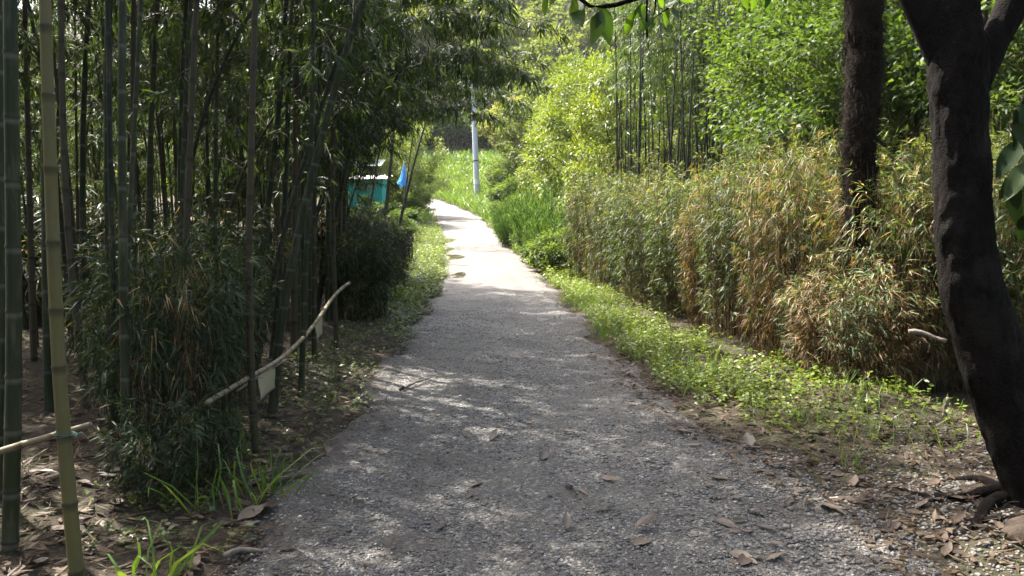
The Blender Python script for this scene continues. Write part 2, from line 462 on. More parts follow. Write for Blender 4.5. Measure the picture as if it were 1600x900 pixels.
def road_top(x, y):
    X = np.atleast_1d(np.asarray(x, float))[:, None]; Y = np.atleast_1d(np.asarray(y, float))[:, None]
    return (ground(X, Y) + road_z(X, Y))[:, 0]

# puddles on the sunny stretch
for px, py, w, h in ((693, 376, 34, 8), (702, 390, 18, 5), (704, 403, 36, 9), (716, 431, 24, 9)):
    p = hit(px, py); wm = w / FPX * p[1] / 2; hm = (hit(px, py - h / 2)[1] - hit(px, py + h / 2)[1]) / 2
    n = 26; a = np.linspace(0, 2 * np.pi, n, endpoint=False)
    rr = 1 + .16 * np.sin(2 * a + px) + .10 * np.sin(3 * a + py) + .06 * np.sin(7 * a)
    X = p[0] + wm * rr * np.cos(a); Y = p[1] + hm * rr * np.sin(a)
    zl = road_top(X, Y); zt = np.full(n, 0.0) + zl + .006
    V = np.concatenate([np.stack([X, Y, zt], 1), [[p[0], p[1], road_top(p[0], p[1])[0] + .008]]])
    k = np.arange(n)
    o = link('puddle', mesh_np('puddle', V, np.stack([k, (k + 1) % n, np.full(n, n)], 1), None, True), M['water'])
    tag(o, 'shallow brown puddle on the sunlit bend of the path', 'puddle', 'puddles on the sunny stretch', kind='structure')

def stones(x, y, z, s, rr):
    n = len(x)
    base = np.array([[1, 0, 0], [0, 1, 0], [-1, 0, 0], [0, -1, 0], [0, 0, 1], [0, 0, -.5]], float)
    jit = 1 + rng.uniform(-.3, .3, (n, 6, 1))
    V = base[None] * jit
    an = rng.uniform(0, 6.28, n); ca, sa = np.cos(an), np.sin(an)
    el = rng.uniform(.6, 1.2, (n, 1)); fl = rng.uniform(.4, .75, (n, 1))
    vx, vy, vz = V[..., 0], V[..., 1] * el, V[..., 2] * fl
    X = (vx * ca[:, None] - vy * sa[:, None]) * s[:, None] + x[:, None]
    Yy = (vx * sa[:, None] + vy * ca[:, None]) * s[:, None] + y[:, None]
    Z = vz * s[:, None] + z[:, None] + s[:, None] * .08
    b = (np.arange(n) * 6)[:, None]
    f = np.array([[0, 1, 4], [1, 2, 4], [2, 3, 4], [3, 0, 4], [1, 0, 5], [2, 1, 5], [3, 2, 5], [0, 3, 5]]).ravel()
    F = (b + f[None]).reshape(-1, 3)
    return np.stack([X, Yy, Z], -1).reshape(-1, 3), F, {"rnd": np.repeat(rr, 6)}
n = 52000
yy = 2.6 + rng.beta(.85, 2.1, n) * 17
tt = rng.random(n); el_ = np.array([edge_l(v) for v in yy]); er_ = np.array([edge_r(v) for v in yy])
xx = el_ - .1 + tt * (er_ - el_ + .15)
patch = np.sin(xx * 2.3 + yy * .9) * np.sin(yy * 1.7 - xx * .8) + rng.normal(0, .5, n)
k = patch > -.45
xx, yy = xx[k], yy[k]; n = len(xx)
s = np.clip(rng.lognormal(-4.9, .38, n), .004, .019)
V, F, A = stones(xx, yy, road_top(xx, yy), s, rng.random(n) ** 1.2)
o = link('gravel', mesh_np('gravel', V, F, A, True), M['stone']); tag(o, 'loose grey gravel scattered over the path', 'gravel', kind='stuff')
# rounder pebbles beside the path below the dark tree
n = 9000
xx = rng.uniform(1.2, 4.3, n); yy = 3.0 + rng.beta(1.3, 1.6, n) * 2.9
k = (xx > 1.5 + .25 * rng.standard_normal(n)) & (yy < 5.3 + .25 * np.sin(xx * 5) + .2 * rng.standard_normal(n))
xx, yy = xx[k], yy[k]; n = len(xx)
s = np.clip(rng.lognormal(-4.4, .36, n), .006, .034)
zz = np.maximum(ground(xx, yy), np.where(xx < 2.1, road_top(xx, yy), -9))
V, F, A = stones(xx, yy, zz, s, rng.random(n))
o = link('pebbles', mesh_np('pebbles', V, F, A, True), M['pebble']); tag(o, 'pale rounded pebbles beside the path below the dark tree', 'pebbles', kind='stuff')

# ------------------------------------------------------------------ bamboo
def culm_geo(pts, r0, r1, gap=.3, sides=9, branch_from=9e9, rr=rng):
    """pts: centre line samples; segments with swollen nodes"""
    pts = np.asarray(pts, float)
    d = np.concatenate([[0], np.cumsum(np.linalg.norm(np.diff(pts, axis=0), axis=1))]); Ltot = d[-1]
    def P(s): return np.stack([np.interp(s, d, pts[:, i]) for i in range(3)], -1)
    nodes = [gap * .35]
    while nodes[-1] < Ltot - .1:
        nodes.append(nodes[-1] + gap * rr.uniform(.88, 1.12))
    s, rad, nd, sc = [0.0], [r0 * 1.1], [0.], [0.]
    for v in nodes:
        t = v / Ltot; r = r0 + (r1 - r0) * t
        for ds, m, a, b in ((-.035, 1.0, .0, 0), (-.014, 1.0, 1, 0), (-.003, 1.05, .8, .3), (.004, 1.13, 0, 1), (.016, 1.0, 0, .2), (.03, .985, 0, 0)):
            s.append(v + ds); rad.append(r * m); nd.append(a); sc.append(b)
    s = np.clip(np.array(s), 0, Ltot)
    return tube(P(s), np.array(rad), sides, True, {"node": np.array(nd), "scar": np.array(sc)}, rr and 0), np.array(nodes), P, Ltot

def bamboo_foliage(nodes, P, Ltot, h0, rr, leafL=(.10, .17), dens=1.0, blen=1.0):
    """branches at each node above height h0, sprays of drooping leaves"""
    tubes, LP, LD, LL, LR = [], [], [], [], []
    az = rr.uniform(0, 6.28)
    for v in nodes:
        p = P(np.array(v))
        if p[2] < h0: continue
        t = v / Ltot
        az += np.pi + rr.uniform(-.5, .5)
        for b in range(2 if rr.random() < .85 else 1):
            a = az + rr.uniform(-.6, .6) + b * .7
            ln = blen * rr.uniform(.55, 1.25) * (1.15 - .65 * t ** 2)
            e0 = R(rr.uniform(25, 60)); out = np.array([np.cos(a), np.sin(a), 0])
            m = 5; q = np.linspace(0, 1, m)
            bp = p + out * (ln * q * np.cos(e0))[:, None] + np.array([0, 0, 1.]) * (ln * (q * np.sin(e0) - .75 * q ** 2.2))[:, None]
            tubes.append(tube(bp, .005 * (1 - .75 * q) + .0012, 3, False))
            nt_ = max(3, int(rr.integers(6, 11) * dens))
            tq = rr.uniform(.22, 1.0, nt_)
            base = np.stack([np.interp(tq, q, bp[:, i]) for i in range(3)], -1)
            sd = norm(out + rr.normal(0, .75, (nt_, 3)) * [1, 1, .4] + [0, 0, -.15])
            tl = rr.uniform(.06, .26, nt_)
            for i in range(nt_):
                k = rr.integers(4, 8)
                pp = base[i] + sd[i] * tl[i] * rr.uniform(.35, 1, k)[:, None] + [0, 0, -.25 * tl[i]]
                dd = sd[i] * .8 + rr.normal(0, .55, (k, 3)) + [0, 0, -.75]
                LP.append(pp); LD.append(dd)
    LP = np.concatenate(LP); LD = np.concatenate(LD); n = len(LP)
    L = rr.uniform(*leafL, n)
    up = norm(rr.normal(0, .6, (n, 3)) + [0, 0, 1.0])
    lf = leaf_geo(LP, LD, L, L * rr.uniform(.11, .16, n), up, .22, .15, .38, rr.random(n))
    return lf, join(tubes)

def finish_bamboo(root, culm, fol, cm, leafm):
    c = link('culm', culm, cm, root)
    if fol:
        tag(link('foliage', fol[0], leafm, root), kind='stuff')
        tag(link('twigs', fol[1], M['culm_tan'], root), kind='stuff')

def proto_bamboo(seed, H, r0, h0, lean, dens=1.0, sides=8, blen=1.0, leafL=(.10, .17), gap=.3):
    rr = np.random.default_rng(seed)
    q = np.linspace(0, 1, 24); a = rr.uniform(0, 6.28)
    off = lean * H * (q ** 2.6) + .02 * H * q
    bend = .05 * np.sin(q * 5 + rr.uniform(0, 6)) * q
    pts = np.stack([off + bend, .04 * np.sin(q * 4 + rr.uniform(0, 6)) * q, H * (q - .10 * abs(lean) * q ** 4)], 1)
    pts[:, 2] -= .06
    (cv, cf, ca), nodes, P, Lt = culm_geo(pts, r0, r0 * .22, gap, sides, rr=rr)
    lf, tw = bamboo_foliage(nodes, P, Lt, h0, rr, leafL, dens, blen)
    return (mesh_np('culm', cv, cf, ca, True), mesh_np('foliage', *lf), mesh_np('twigs', *tw))

grove_protos = [proto_bamboo(100 + k, H, r, h0, ln, 1.9) for k, (H, r, h0, ln) in enumerate(
    [(7.8, .030, 3.2, .10), (8.4, .036, 3.6, .14), (7.2, .024, 2.7, .16), (8.8, .040, 3.7, .06), (6.6, .019, 2.0, .20), (8.0, .032, 3.1, .12), (7.6, .026, 2.3, .09), (9.0, .038, 3.3, .1)])]
culm_mats = ['culm_green', 'culm_green', 'culm_dark', 'culm_tan', 'culm_dark', 'culm_green', 'culm_tan', 'culm_green']

def place_bamboo(protos, k, x, y, rz, sc, label, group, cmats, leafm, name='bamboo'):
    root = empty(name, gp(x, y, -.01), rz, sc)
    tag(root, label, 'bamboo', group)
    c, f, t = protos[k]
    link('culm', c, M[cmats[k]], root); tag(link('foliage', f, M[leafm], root), kind='stuff'); tag(link('twigs', t, M['culm_tan'], root), kind='stuff')
    return root

# culms that can be told apart: photograph pixels of the centre line, depth from the foot on the ground
def hero(pix, wpx, mat, label, foot=None, H=8.0, h0=3.0, lean=(0.0, 0.0), leafy=True, gap=.28, dens=1.0, group=None, cat='bamboo', depth=None, blen=1.0, r1=.25):
    pix = list(pix)
    p0 = hit(*pix[0]) if depth is None else None
    Y = p0[1] if depth is None else depth
    pts = [at_depth(px, py, Y) for px, py in pix]
    gz = float(ground(pts[0][0], Y)); 
    if depth is not None:
        pts.insert(0, np.array([pts[0][0] + (pts[0][0] - pts[1][0]) / max(.01, pts[1][2] - pts[0][2]) * (pts[0][2] - gz) * .5, Y, gz]))
    pts[0][2] = gz - .05
    # carry on above the frame
    top = pts[-1]; tv = norm((pts[-1] - pts[-2])[None])[0]
    n = 14; rem = H - top[2]
    for k in range(1, n + 1):
        q = k / n
        pts.append(top + tv * (rem * q) / max(.5, tv[2]) * .95 + np.array([lean[0] * q ** 2, lean[1] * q ** 2, -.14 * math.hypot(*lean) * q ** 3]))
    pts = np.array(pts)
    # smooth resample
    d = np.concatenate([[0], np.cumsum(np.linalg.norm(np.diff(pts, axis=0), axis=1))])
    s = np.linspace(0, d[-1], 60); q = np.stack([np.interp(s, d, pts[:, i]) for i in range(3)], 1)
    ker = np.ones(7) / 7
    qq = np.stack([np.convolve(np.pad(q[:, i], 3, mode='edge'), ker, 'valid') for i in range(3)], 1); qq[0] = q[0]
    base = np.array([qq[0][0], Y, gz]); loc = qq - base
    r0 = wpx / FPX * Y / 2
    rr = np.random.default_rng(int(abs(pix[0][0]) * 13 + pix[0][1]))
    (cv, cf, ca), nodes, P, Lt = culm_geo(loc, r0, r0 * r1, gap, 12, rr=rr)
    root = empty('bamboo', tuple(base)); tag(root, label, cat, group)
    link('culm', mesh_np('culm', cv, cf, ca, True), M[mat], root)
    if leafy:
        lf, tw = bamboo_foliage(nodes, P, Lt, h0, rr, (.10, .17), dens * 1.6, blen * 1.1)
        tag(link('foliage', mesh_np('foliage', *lf), M['bamboo_leaf'], root), kind='stuff')
        tag(link('twigs', mesh_np('twigs', *tw), M['culm_tan'], root), kind='stuff')
    return root, loc + base

post1, post1_line = hero([(122, 912), (102, 720), (88, 520), (80, 300), (74, 120), (70, 0)], 23, 'culm_olive',
     'thick yellow-olive bamboo post with dark node rings, tied to a rail stub', H=7.5, h0=4.6, lean=(.3, .8))
hero([(14, 862), (22, 640), (22, 420), (18, 200), (16, 0)], 25, 'culm_green', 'thick dark green culm crossed by the end of the short rail', H=9, h0=4.2, lean=(-.3, .4))
hero([(-6, 780), (0, 500), (2, 250), (-4, 0)], 16, 'culm_green', 'green culm just outside the thick dark green one by the short rail', H=9, h0=4.2, lean=(-.5, .3))
hero([(136, 640), (120, 500), (104, 350), (97, 150), (95, 0)], 12, 'culm_tan', 'slim brown culm behind the yellow-olive post', H=8, h0=3.6, lean=(-.4, .5))
hero([(196, 745), (196, 600), (192, 420), (190, 200), (191, 0)], 15, 'culm_green', 'dark green culm with pale node rings rising out of the dwarf bamboo', H=8.5, h0=4, lean=(.4, .6))
hero([(200, 720), (197, 500), (199, 400), (211, 180), (220, 0)], 9, 'culm_green', 'thin green culm leaning away beside the pale-ringed dark culm', H=8, h0=3.6, lean=(.8, .6))
hero([(176, 690), (178, 480), (172, 240), (168, 0)], 10, 'culm_dark', 'thin shaded culm close behind the pale-ringed dark culm', H=8, h0=3.6)
hero([(283, 660), (287, 520), (292, 350), (300, 150), (307, 0)], 12, 'culm_tan', 'brown culm rising from the top of the dwarf bamboo clump', H=8.3, h0=4, lean=(.6, .5))
hero([(280, 600), (284, 300), (291, 130), (297, 0)], 8, 'culm_green', 'thin green culm beside the brown one above the dwarf bamboo clump', H=8, h0=3.8, lean=(.4, .4))
hero([(336, 580), (336, 300), (339, 120), (341, 0)], 8, 'culm_green', 'thin green culm between the brown culm and the tied rail post', H=8, h0=3.5)
post8, post8_line = hero([(400, 716), (392, 590), (388, 440), (392, 240), (399, 0)], 13, 'culm_tan',
     'slender brown culm that the long bent rail is tied to', H=7.6, h0=4.2, lean=(.5, .6))
hero([(398, 560), (402, 460), (418, 330), (436, 170), (447, 0)], 12, 'culm_green', 'curved green culm close behind the tied rail post', H=8, h0=4, lean=(.8, .2))
hero([(424, 560), (440, 400), (448, 250), (452, 100), (457, 0)], 10, 'culm_dark', 'dark culm beside the curved green one', H=8, h0=3.8, lean=(.6, .3))
hero([(424, 652), (436, 520), (462, 380), (496, 240), (528, 120), (552, 40)], 16, 'culm_green', 'heavy green culm leaning out over the path and arching', H=5.6, h0=2.7, lean=(1.5, .3), dens=1.25, blen=1.25)
hero([(398, 585), (420, 470), (452, 330), (492, 200), (530, 80)], 10, 'culm_dark', 'slimmer dark culm crossing behind the heavy leaning one', H=6.2, h0=2.6, lean=(1.6, .6), dens=1.2, blen=1.2)
hero([(470, 618), (476, 450), (484, 300), (488, 150), (490, 0)], 10, 'culm_green', 'straight green culm standing behind the long bent rail', H=7.6, h0=3.8, lean=(.5, .2))
hero([(526, 548), (522, 440), (520, 280), (519, 90)], 8, 'culm_tan', 'thin tan culm where the bent end of the long rail rests', H=7.0, h0=3.6, lean=(.5, .2))
hero([(492, 500), (512, 390), (540, 270), (572, 120)], 9, 'culm_dark', 'leaning dark culm beyond the rail in front of the rounded bush', H=6.6, h0=2.8, lean=(1.4, .2), dens=1.2, blen=1.2)
FAR = 'thin dark culms at the end of the grove'
hero([(598, 374), (604, 320), (612, 240), (622, 140)], 7, 'culm_dark', 'upright black-looking culm in front of the teal shed', H=8.2, h0=5.0, lean=(.8, -.2), dens=.8)
hero([(572, 372), (582, 300), (598, 200), (606, 150)], 4.5, 'culm_dark', 'wispy dark culm by the corner of the teal shed', H=8.2, h0=4.6, lean=(.8, -.2), dens=.8)
hero([(617, 380), (632, 318), (646, 258), (664, 195)], 5.5, 'culm_dark', 'slanting dark culm nearest the path at the end of the grove', H=7.4, h0=4.7, lean=(1.0, -.5), dens=.9, blen=1.1)
hero([(624, 372), (632, 310), (641, 240), (650, 185)], 3.2, 'culm_dark', 'thinnest dark culm beside the slanting one at the end of the grove', H=7.2, h0=4.8, lean=(1.0, -.5), dens=.8)

# the rest of the grove
GL = ['slim green culm crowded inside the grove', 'stout green culm crowded inside the grove', 'thin blackish culm crowded inside the grove', 'stout brown culm crowded inside the grove', 'thinnest blackish culm crowded inside the grove',
      'green culm with leaves down to head height inside the grove', 'brown culm with leaves down to chest height inside the grove', 'tallest green culm crowded inside the grove']
GG = 'bamboo culms filling the grove'
placed = []
def grove(n, xr, yr, mind, keep=lambda x, y: True, label=GL, group=GG, sc=(.85, 1.1)):
    c = 0; tries = 0
    while c < n and tries < n * 60:
        tries += 1
        x = random.uniform(*xr); y = random.uniform(*yr)
        if not keep(x, y) or any((x - a) ** 2 + (y - b) ** 2 < mind ** 2 for a, b in placed): continue
        placed.append((x, y)); c += 1
        k = random.randrange(8)
        # arch towards the light over the path when close to it
        rz = random.gauss(0, .55) if x > -3.6 or group != GG else random.uniform(0, 6.28)
        place_bamboo(grove_protos, k, x, y, rz, random.uniform(*sc), label[k], group, culm_mats, 'bamboo_leaf')
EL = [w_ + ' at the edge of the grove, leaning towards the path' for w_ in ('slim green culm', 'stout green culm', 'thin blackish culm', 'stout brown culm', 'thinnest blackish culm', 'green culm leafy to head height', 'brown culm leafy to chest height', 'tallest green culm')]
def ok(x, y): return x < px_x(548 if y > 11 else 520, y) - .1 if y > 7 else True
def px_x(px, Y): return (px - 800) / FPX * Y
grove(44, (-5.0, -2.2), (8.0, 23), .36, lambda x, y: x < road_c(y) - 1.75 and ok(x, y) and x > px_x(440, y), EL, 'culms along the grove edge', (1.0, 1.2))
grove(88, (-8.0, -3.2), (5.4, 24), .30, lambda x, y: (x < -.38 * y - .2 or y > 9) and ok(x, y))
grove(70, (-14, -5.5), (5.0, 26), .55, lambda x, y: x < -.42 * y + 1.5 and ok(x, y))
for k_, x_, y_, r_ in ((1, -3.9, 6.4, .2), (7, -4.3, 7.1, .3), (5, -3.75, 7.9, .1), (1, -4.7, 8.4, .2), (7, -4.3, 5.7, .35)):
    place_bamboo(grove_protos, k_, x_, y_, r_, 1.1, 'tall green culm leaning out above the dwarf bamboo clumps', 'culms above the dwarf bamboo', culm_mats, 'bamboo_leaf')
grove(12, (-9.5, -5.0), (23, 28), .5, ok, sc=(.8, .95))
# culms bowed over the path, tips drooping
def arch_proto(seed, L, th1, pw, r0):
    rr = np.random.default_rng(seed)
    q = np.linspace(0, 1, 40); th = R(4) + R(th1) * q ** pw
    x = np.concatenate([[0], np.cumsum(np.sin(th[:-1]))]) * L / 39; z = np.concatenate([[0], np.cumsum(np.cos(th[:-1]))]) * L / 39
    pts = np.stack([x, .06 * np.sin(q * 4 + seed) * q, z - .06], 1)
    (cv, cf, ca), nodes, P, Lt = culm_geo(pts, r0, r0 * .2, .27, 8, rr=rr)
    nodes = nodes[nodes > .36 * Lt]
    nodes = np.concatenate([nodes, nodes[nodes > .5 * Lt] + .13])
    nodes = nodes[nodes < Lt]
    lf, tw = bamboo_foliage(nodes, P, Lt, -9, rr, (.11, .18), 1.05, .95)
    return (mesh_np('culm', cv, cf, ca, True), mesh_np('foliage', *lf), mesh_np('twigs', *tw))
arch_protos = [arch_proto(601, 6.4, 108, 1.6, .026), arch_proto(602, 7.0, 100, 1.9, .03), arch_proto(603, 5.8, 118, 1.7, .022), arch_proto(604, 7.4, 112, 2.1, .03)]
AR = 'bowed bamboo culm arching over the path with drooping leafy tip'
for k, x, y, rz, sc in ((1, -3.3, 7.4, -.15, .92), (0, -3.4, 8.6, .1, .95), (2, -3.1, 9.6, -.2, .95), (3, -3.7, 10.4, .15, .92), (0, -3.6, 11.6, -.1, .98), (1, -3.9, 12.8, .2, 1.0),
                        (2, -3.9, 14.4, .1, 1.05), (0, -4.4, 16.0, -.2, 1.05), (1, -4.8, 17.6, .0, 1.05), (3, -5.2, 19.2, -.1, 1.0), (0, -5.4, 20.6, -.2, 1.05), (1, -4.3, 15.3, .45, 1.0), (0, -3.6, 13.2, .0, 1.0), (2, -3.8, 16.8, .0, 1.18)):
    place_bamboo(arch_protos, k, x, y, rz, sc, AR, 'culms bowed over the path', ['culm_green', 'culm_dark', 'culm_dark', 'culm_green'], 'bamboo_leaf')

# ------------------------------------------------------------------ dwarf bamboo / hedge clumps
def clump_geo(seed, rx, ry, h, nst, nleaf, dry, leafL=(.11, .19), face=None, stalk_r=.004, fall=1.0):
    """upright canes with fans of long leaves; face: leaves packed towards the surface of the volume"""
    rr = np.random.default_rng(seed)
    st = []
    a = rr.uniform(0, 6.28, nst); q = np.sqrt(rr.random(nst))
    bx, by = rx * q * np.cos(a) * .85, ry * q * np.sin(a) * .85
    tx = bx * 1.15 + rr.normal(0, .10, nst); ty = by * 1.15 + rr.normal(0, .10, nst)
    hh = h * np.clip(rr.normal(.88, .11, nst), .55, 1.12) * (1 - .22 * q ** 3)
    for i in range(nst):
        t = np.linspace(0, 1, 4)
        p = np.stack([bx[i] + (tx[i] - bx[i]) * t ** 1.5, by[i] + (ty[i] - by[i]) * t ** 1.5, hh[i] * t - .03], 1)
        st.append(tube(p, stalk_r * (1 - .6 * t), 3, False))
    k = rr.integers(0, nst, nleaf // 5)
    t = rr.beta(1.9, 1.1, len(k)) * fall + (1 - fall)
    c = np.stack([bx[k] + (tx[k] - bx[k]) * t ** 1.5, by[k] + (ty[k] - by[k]) * t ** 1.5, hh[k] * t], 1)
    out = norm(np.stack([c[:, 0] / rx, c[:, 1] / ry, np.zeros(len(k))], 1) + rr.normal(0, .6, (len(k), 3)) * [1, 1, .3])
    c = c + out * rr.uniform(.02, .22, len(k))[:, None]
    P = np.repeat(c, 5, 0); n = len(P)
    D = np.repeat(out, 5, 0) * .8 + rr.normal(0, .65, (n, 3)) + np.array([0, 0, -.15]) + np.repeat((t > .93)[:, None] * [0, 0, .7], 5, 0)
    L = rr.uniform(*leafL, n)
    cd = np.clip(dry + .55 * np.sin(bx * 5.1 + seed) * np.sin(by * 4.3 + 2 * seed) * (dry > .05) + rr.normal(0, .18, nst), 0, 1)   # whole canes wither together
    dr = (rr.random(n) < np.repeat(np.clip(cd[k] * (1.5 - .85 * t), 0, 1), 5)).astype(float)
    D = D + dr[:, None] * [0, 0, -.5]
    up = norm(rr.normal(0, .5, (n, 3)) + [0, 0, 1.0])
    lf = leaf_geo(P + rr.normal(0, .02, (n, 3)), D, L, L * rr.uniform(.10, .17, n) * (1 - .35 * dr), up, .30, .15, .35, np.where(np.repeat(t > .9, 5), rr.uniform(.7, 1, n), rr.random(n) * .85), {"dry": dr * rr.uniform(.7, 1, n)})
    return mesh_np('leaves', *lf), mesh_np('canes', *join(st))

def clump(name, geo, x, y, rz, sc, label, cat, leafm, stm, group=None):
    root = empty(name, gp(x, y), rz, sc); tag(root, label, cat, group)
    tag(link('leaves', geo[0], M[leafm], root), kind='stuff'); tag(link('canes', geo[1], M[stm], root), kind='stuff')
    return root

# hedge on the sunny side: foot line runs from far to near
hg_green = clump_geo(201, 1.0, .85, 2.75, 300, 13500, .08, (.10, .17))
hg_mixed = clump_geo(202, 1.0, .85, 2.65, 300, 13500, .22, (.10, .17))
hg_dry = clump_geo(203, .95, .8, 2.55, 320, 13500, .6, (.10, .17))
hg_tall = clump_geo(204, 1.05, .9, 3.0, 300, 13500, .14, (.09, .16))
HGR = 'clumps of the dwarf bamboo hedge'
for geo, px, Y, back, rz, sc, lab in (
    (hg_tall, 905, 19.6, .8, 0.2, (.85, .8, 1.02), 'end clump of the dwarf bamboo hedge where the verge narrows uphill'),
    (hg_mixed, 932, 17.4, .75, 1.1, (.82, .78, 1.02), 'olive hedge clump next to the uphill end clump'),
    (hg_tall, 968, 15.5, .8, 2.3, (.8, .8, .90), 'tall hedge clump speckled with straw leaves'),
    (hg_mixed, 1000, 13.8, .7, 3.6, (.78, .75, .95), 'half-withered hedge clump in the middle of the row'),
    (hg_green, 1040, 12.2, .8, 4.2, (.8, .8, .90), 'greenest hedge clump with fresh leaf tips on top'),
    (hg_dry, 1085, 10.9, .75, 5.2, (.62, .66, .93), 'narrow straw-brown column of the hedge between two green clumps'),
    (hg_tall, 1128, 9.9, .85, 5.2, (.78, .75, .90), 'hedge clump with dark hollow at its foot'),
    (hg_dry, 1222, 8.45, .62, .9, (.8, .75, 1.0), 'withered straw-brown hedge clump lit by the sun beside the palm'),
    (hg_dry, 1400, 7.1, .55, 2.2, (.8, .75, .92), 'withered hedge clump between the palm and the dark tree'),
    (hg_dry, 1345, 7.1, .3, 4.9, (.85, .5, .52), 'low straggling hedge clump in front of the palm foot'),
    (hg_mixed, 1545, 6.7, 1.0, 3.4, (1.0, .9, .95), 'hedge clump behind the dark tree trunk'),
    (hg_green, 1700, 6.3, 1.2, 4.0, (1.05, 1.0, 1.0), 'green hedge clump past the dark tree'),
    (hg_green, 1230, 10.2, 1.2, .2, (1.0, 1.0, 1.0), 'green hedge clump rising behind the withered one by the palm'),
    (hg_mixed, 1060, 14.0, 1.5, 2.2, (1.0, 1.0, 1.0), 'second-row hedge clump behind the greenest one'),
    (hg_mixed, 1440, 8.6, .9, 1.2, (1.1, 1.0, 1.0), 'leafy hedge clump behind the palm trunk')):
    x = (px - 800) / FPX * Y + back - .3
    clump('bamboo_hedge', geo, x, Y + .25, rz, sc, lab, 'hedge', 'hedge_leaf', 'dry_stalk', HGR)

# dwarf bamboo on the shaded side
db = clump_geo(221, .75, .6, 1.75, 85, 2600, .08, (.12, .21), fall=.72)
db2 = clump_geo(222, .8, .65, 1.35, 80, 2300, .05, (.12, .2), fall=.8)
bush = clump_geo(223, .8, .75, 1.7, 260, 11000, .04, (.08, .15))
DG = 'dwarf bamboo under the grove'
for geo, px, py, rz, sc, lab in (
    (db, 245, 745, 0.3, (.55, .5, .9), 'shoulder-high dwarf bamboo clump beside the pale-ringed culm'),
    (db, 300, 690, 1.9, (.52, .5, .85), 'dwarf bamboo clump between the short rail and the tied post'),
    (db2, 305, 640, 3.0, (.55, .55, .95), 'dwarf bamboo drooping behind the tied rail post'),
    (db, 310, 585, 4.4, (.8, .8, 1.0), 'tall dwarf bamboo in the shade behind the tied post'),
    (db2, 220, 600, 2.0, (1.1, 1, 1), 'dwarf bamboo deep in the grove shade behind the first clump'),
    (db2, 415, 520, .5, (.6, .6, .9), 'low dwarf bamboo clump behind the long rail'),
    (db, 400, 490, 5.4, (.9, .9, 1.05), 'dwarf bamboo growing between the leaning culms'),
    (db2, 235, 800, .9, (.42, .4, .42), 'knee-high dwarf bamboo sprays in front of the shoulder-high clump'),
    (db2, 282, 770, 2.9, (.34, .34, .42), 'low dwarf bamboo sprays above the thick grass tuft'),
    (db, 190, 690, 5.1, (.5, .5, .7), 'dwarf bamboo sprays around the foot of the pale-ringed culm'),
    (bush, 556, 500, 1.0, (.72, .72, .95), 'dense rounded dark bamboo bush at the edge of the verge'),
    (bush, 590, 455, 2.0, (.85, .9, 1.0), 'rounded grey-green bush sloping down to the sunny verge'),
    (bush, 540, 440, 3.1, (1.1, 1.0, 1.15), 'large bamboo bush behind the rounded dark bush'),
    (bush, 572, 425, 4.2, (1.1, 1, 1.05), 'bamboo bush below the teal shed'),
    (db, 480, 450, .2, (1.2, 1.1, 1.2), 'spreading dwarf bamboo behind the straight green culm')):
    p = hit(px, py)
    clump('dwarf_bamboo', geo, p[0], p[1] + .25, rz, sc, lab, 'dwarf bamboo', 'grass_bamboo', 'stalk', DG)

for i in range(26):
    y = random.uniform(9.5, 22); x = random.uniform(-.95 * y, -.36 * y - .6)
    clump('dwarf_bamboo', (db, db2)[i % 2], x, y, i * 1.7, random.uniform(1.0, 1.5), 'dwarf bamboo thicket in the dim depths of the grove', 'dwarf bamboo', 'grass_bamboo', 'stalk', 'thickets in the depths of the grove')

for i in range(34):
    y = random.uniform(11, 30); x = random.uniform(-1.05 * y - 3, -.62 * y - 2.5)
    clump('dwarf_bamboo', (db, bush)[i % 2], x, y, i * 1.7, random.uniform(1.6, 2.1), 'tall bamboo thicket closing the far side of the grove', 'dwarf bamboo', 'grass_bamboo', 'stalk', 'thickets closing the far side of the grove')

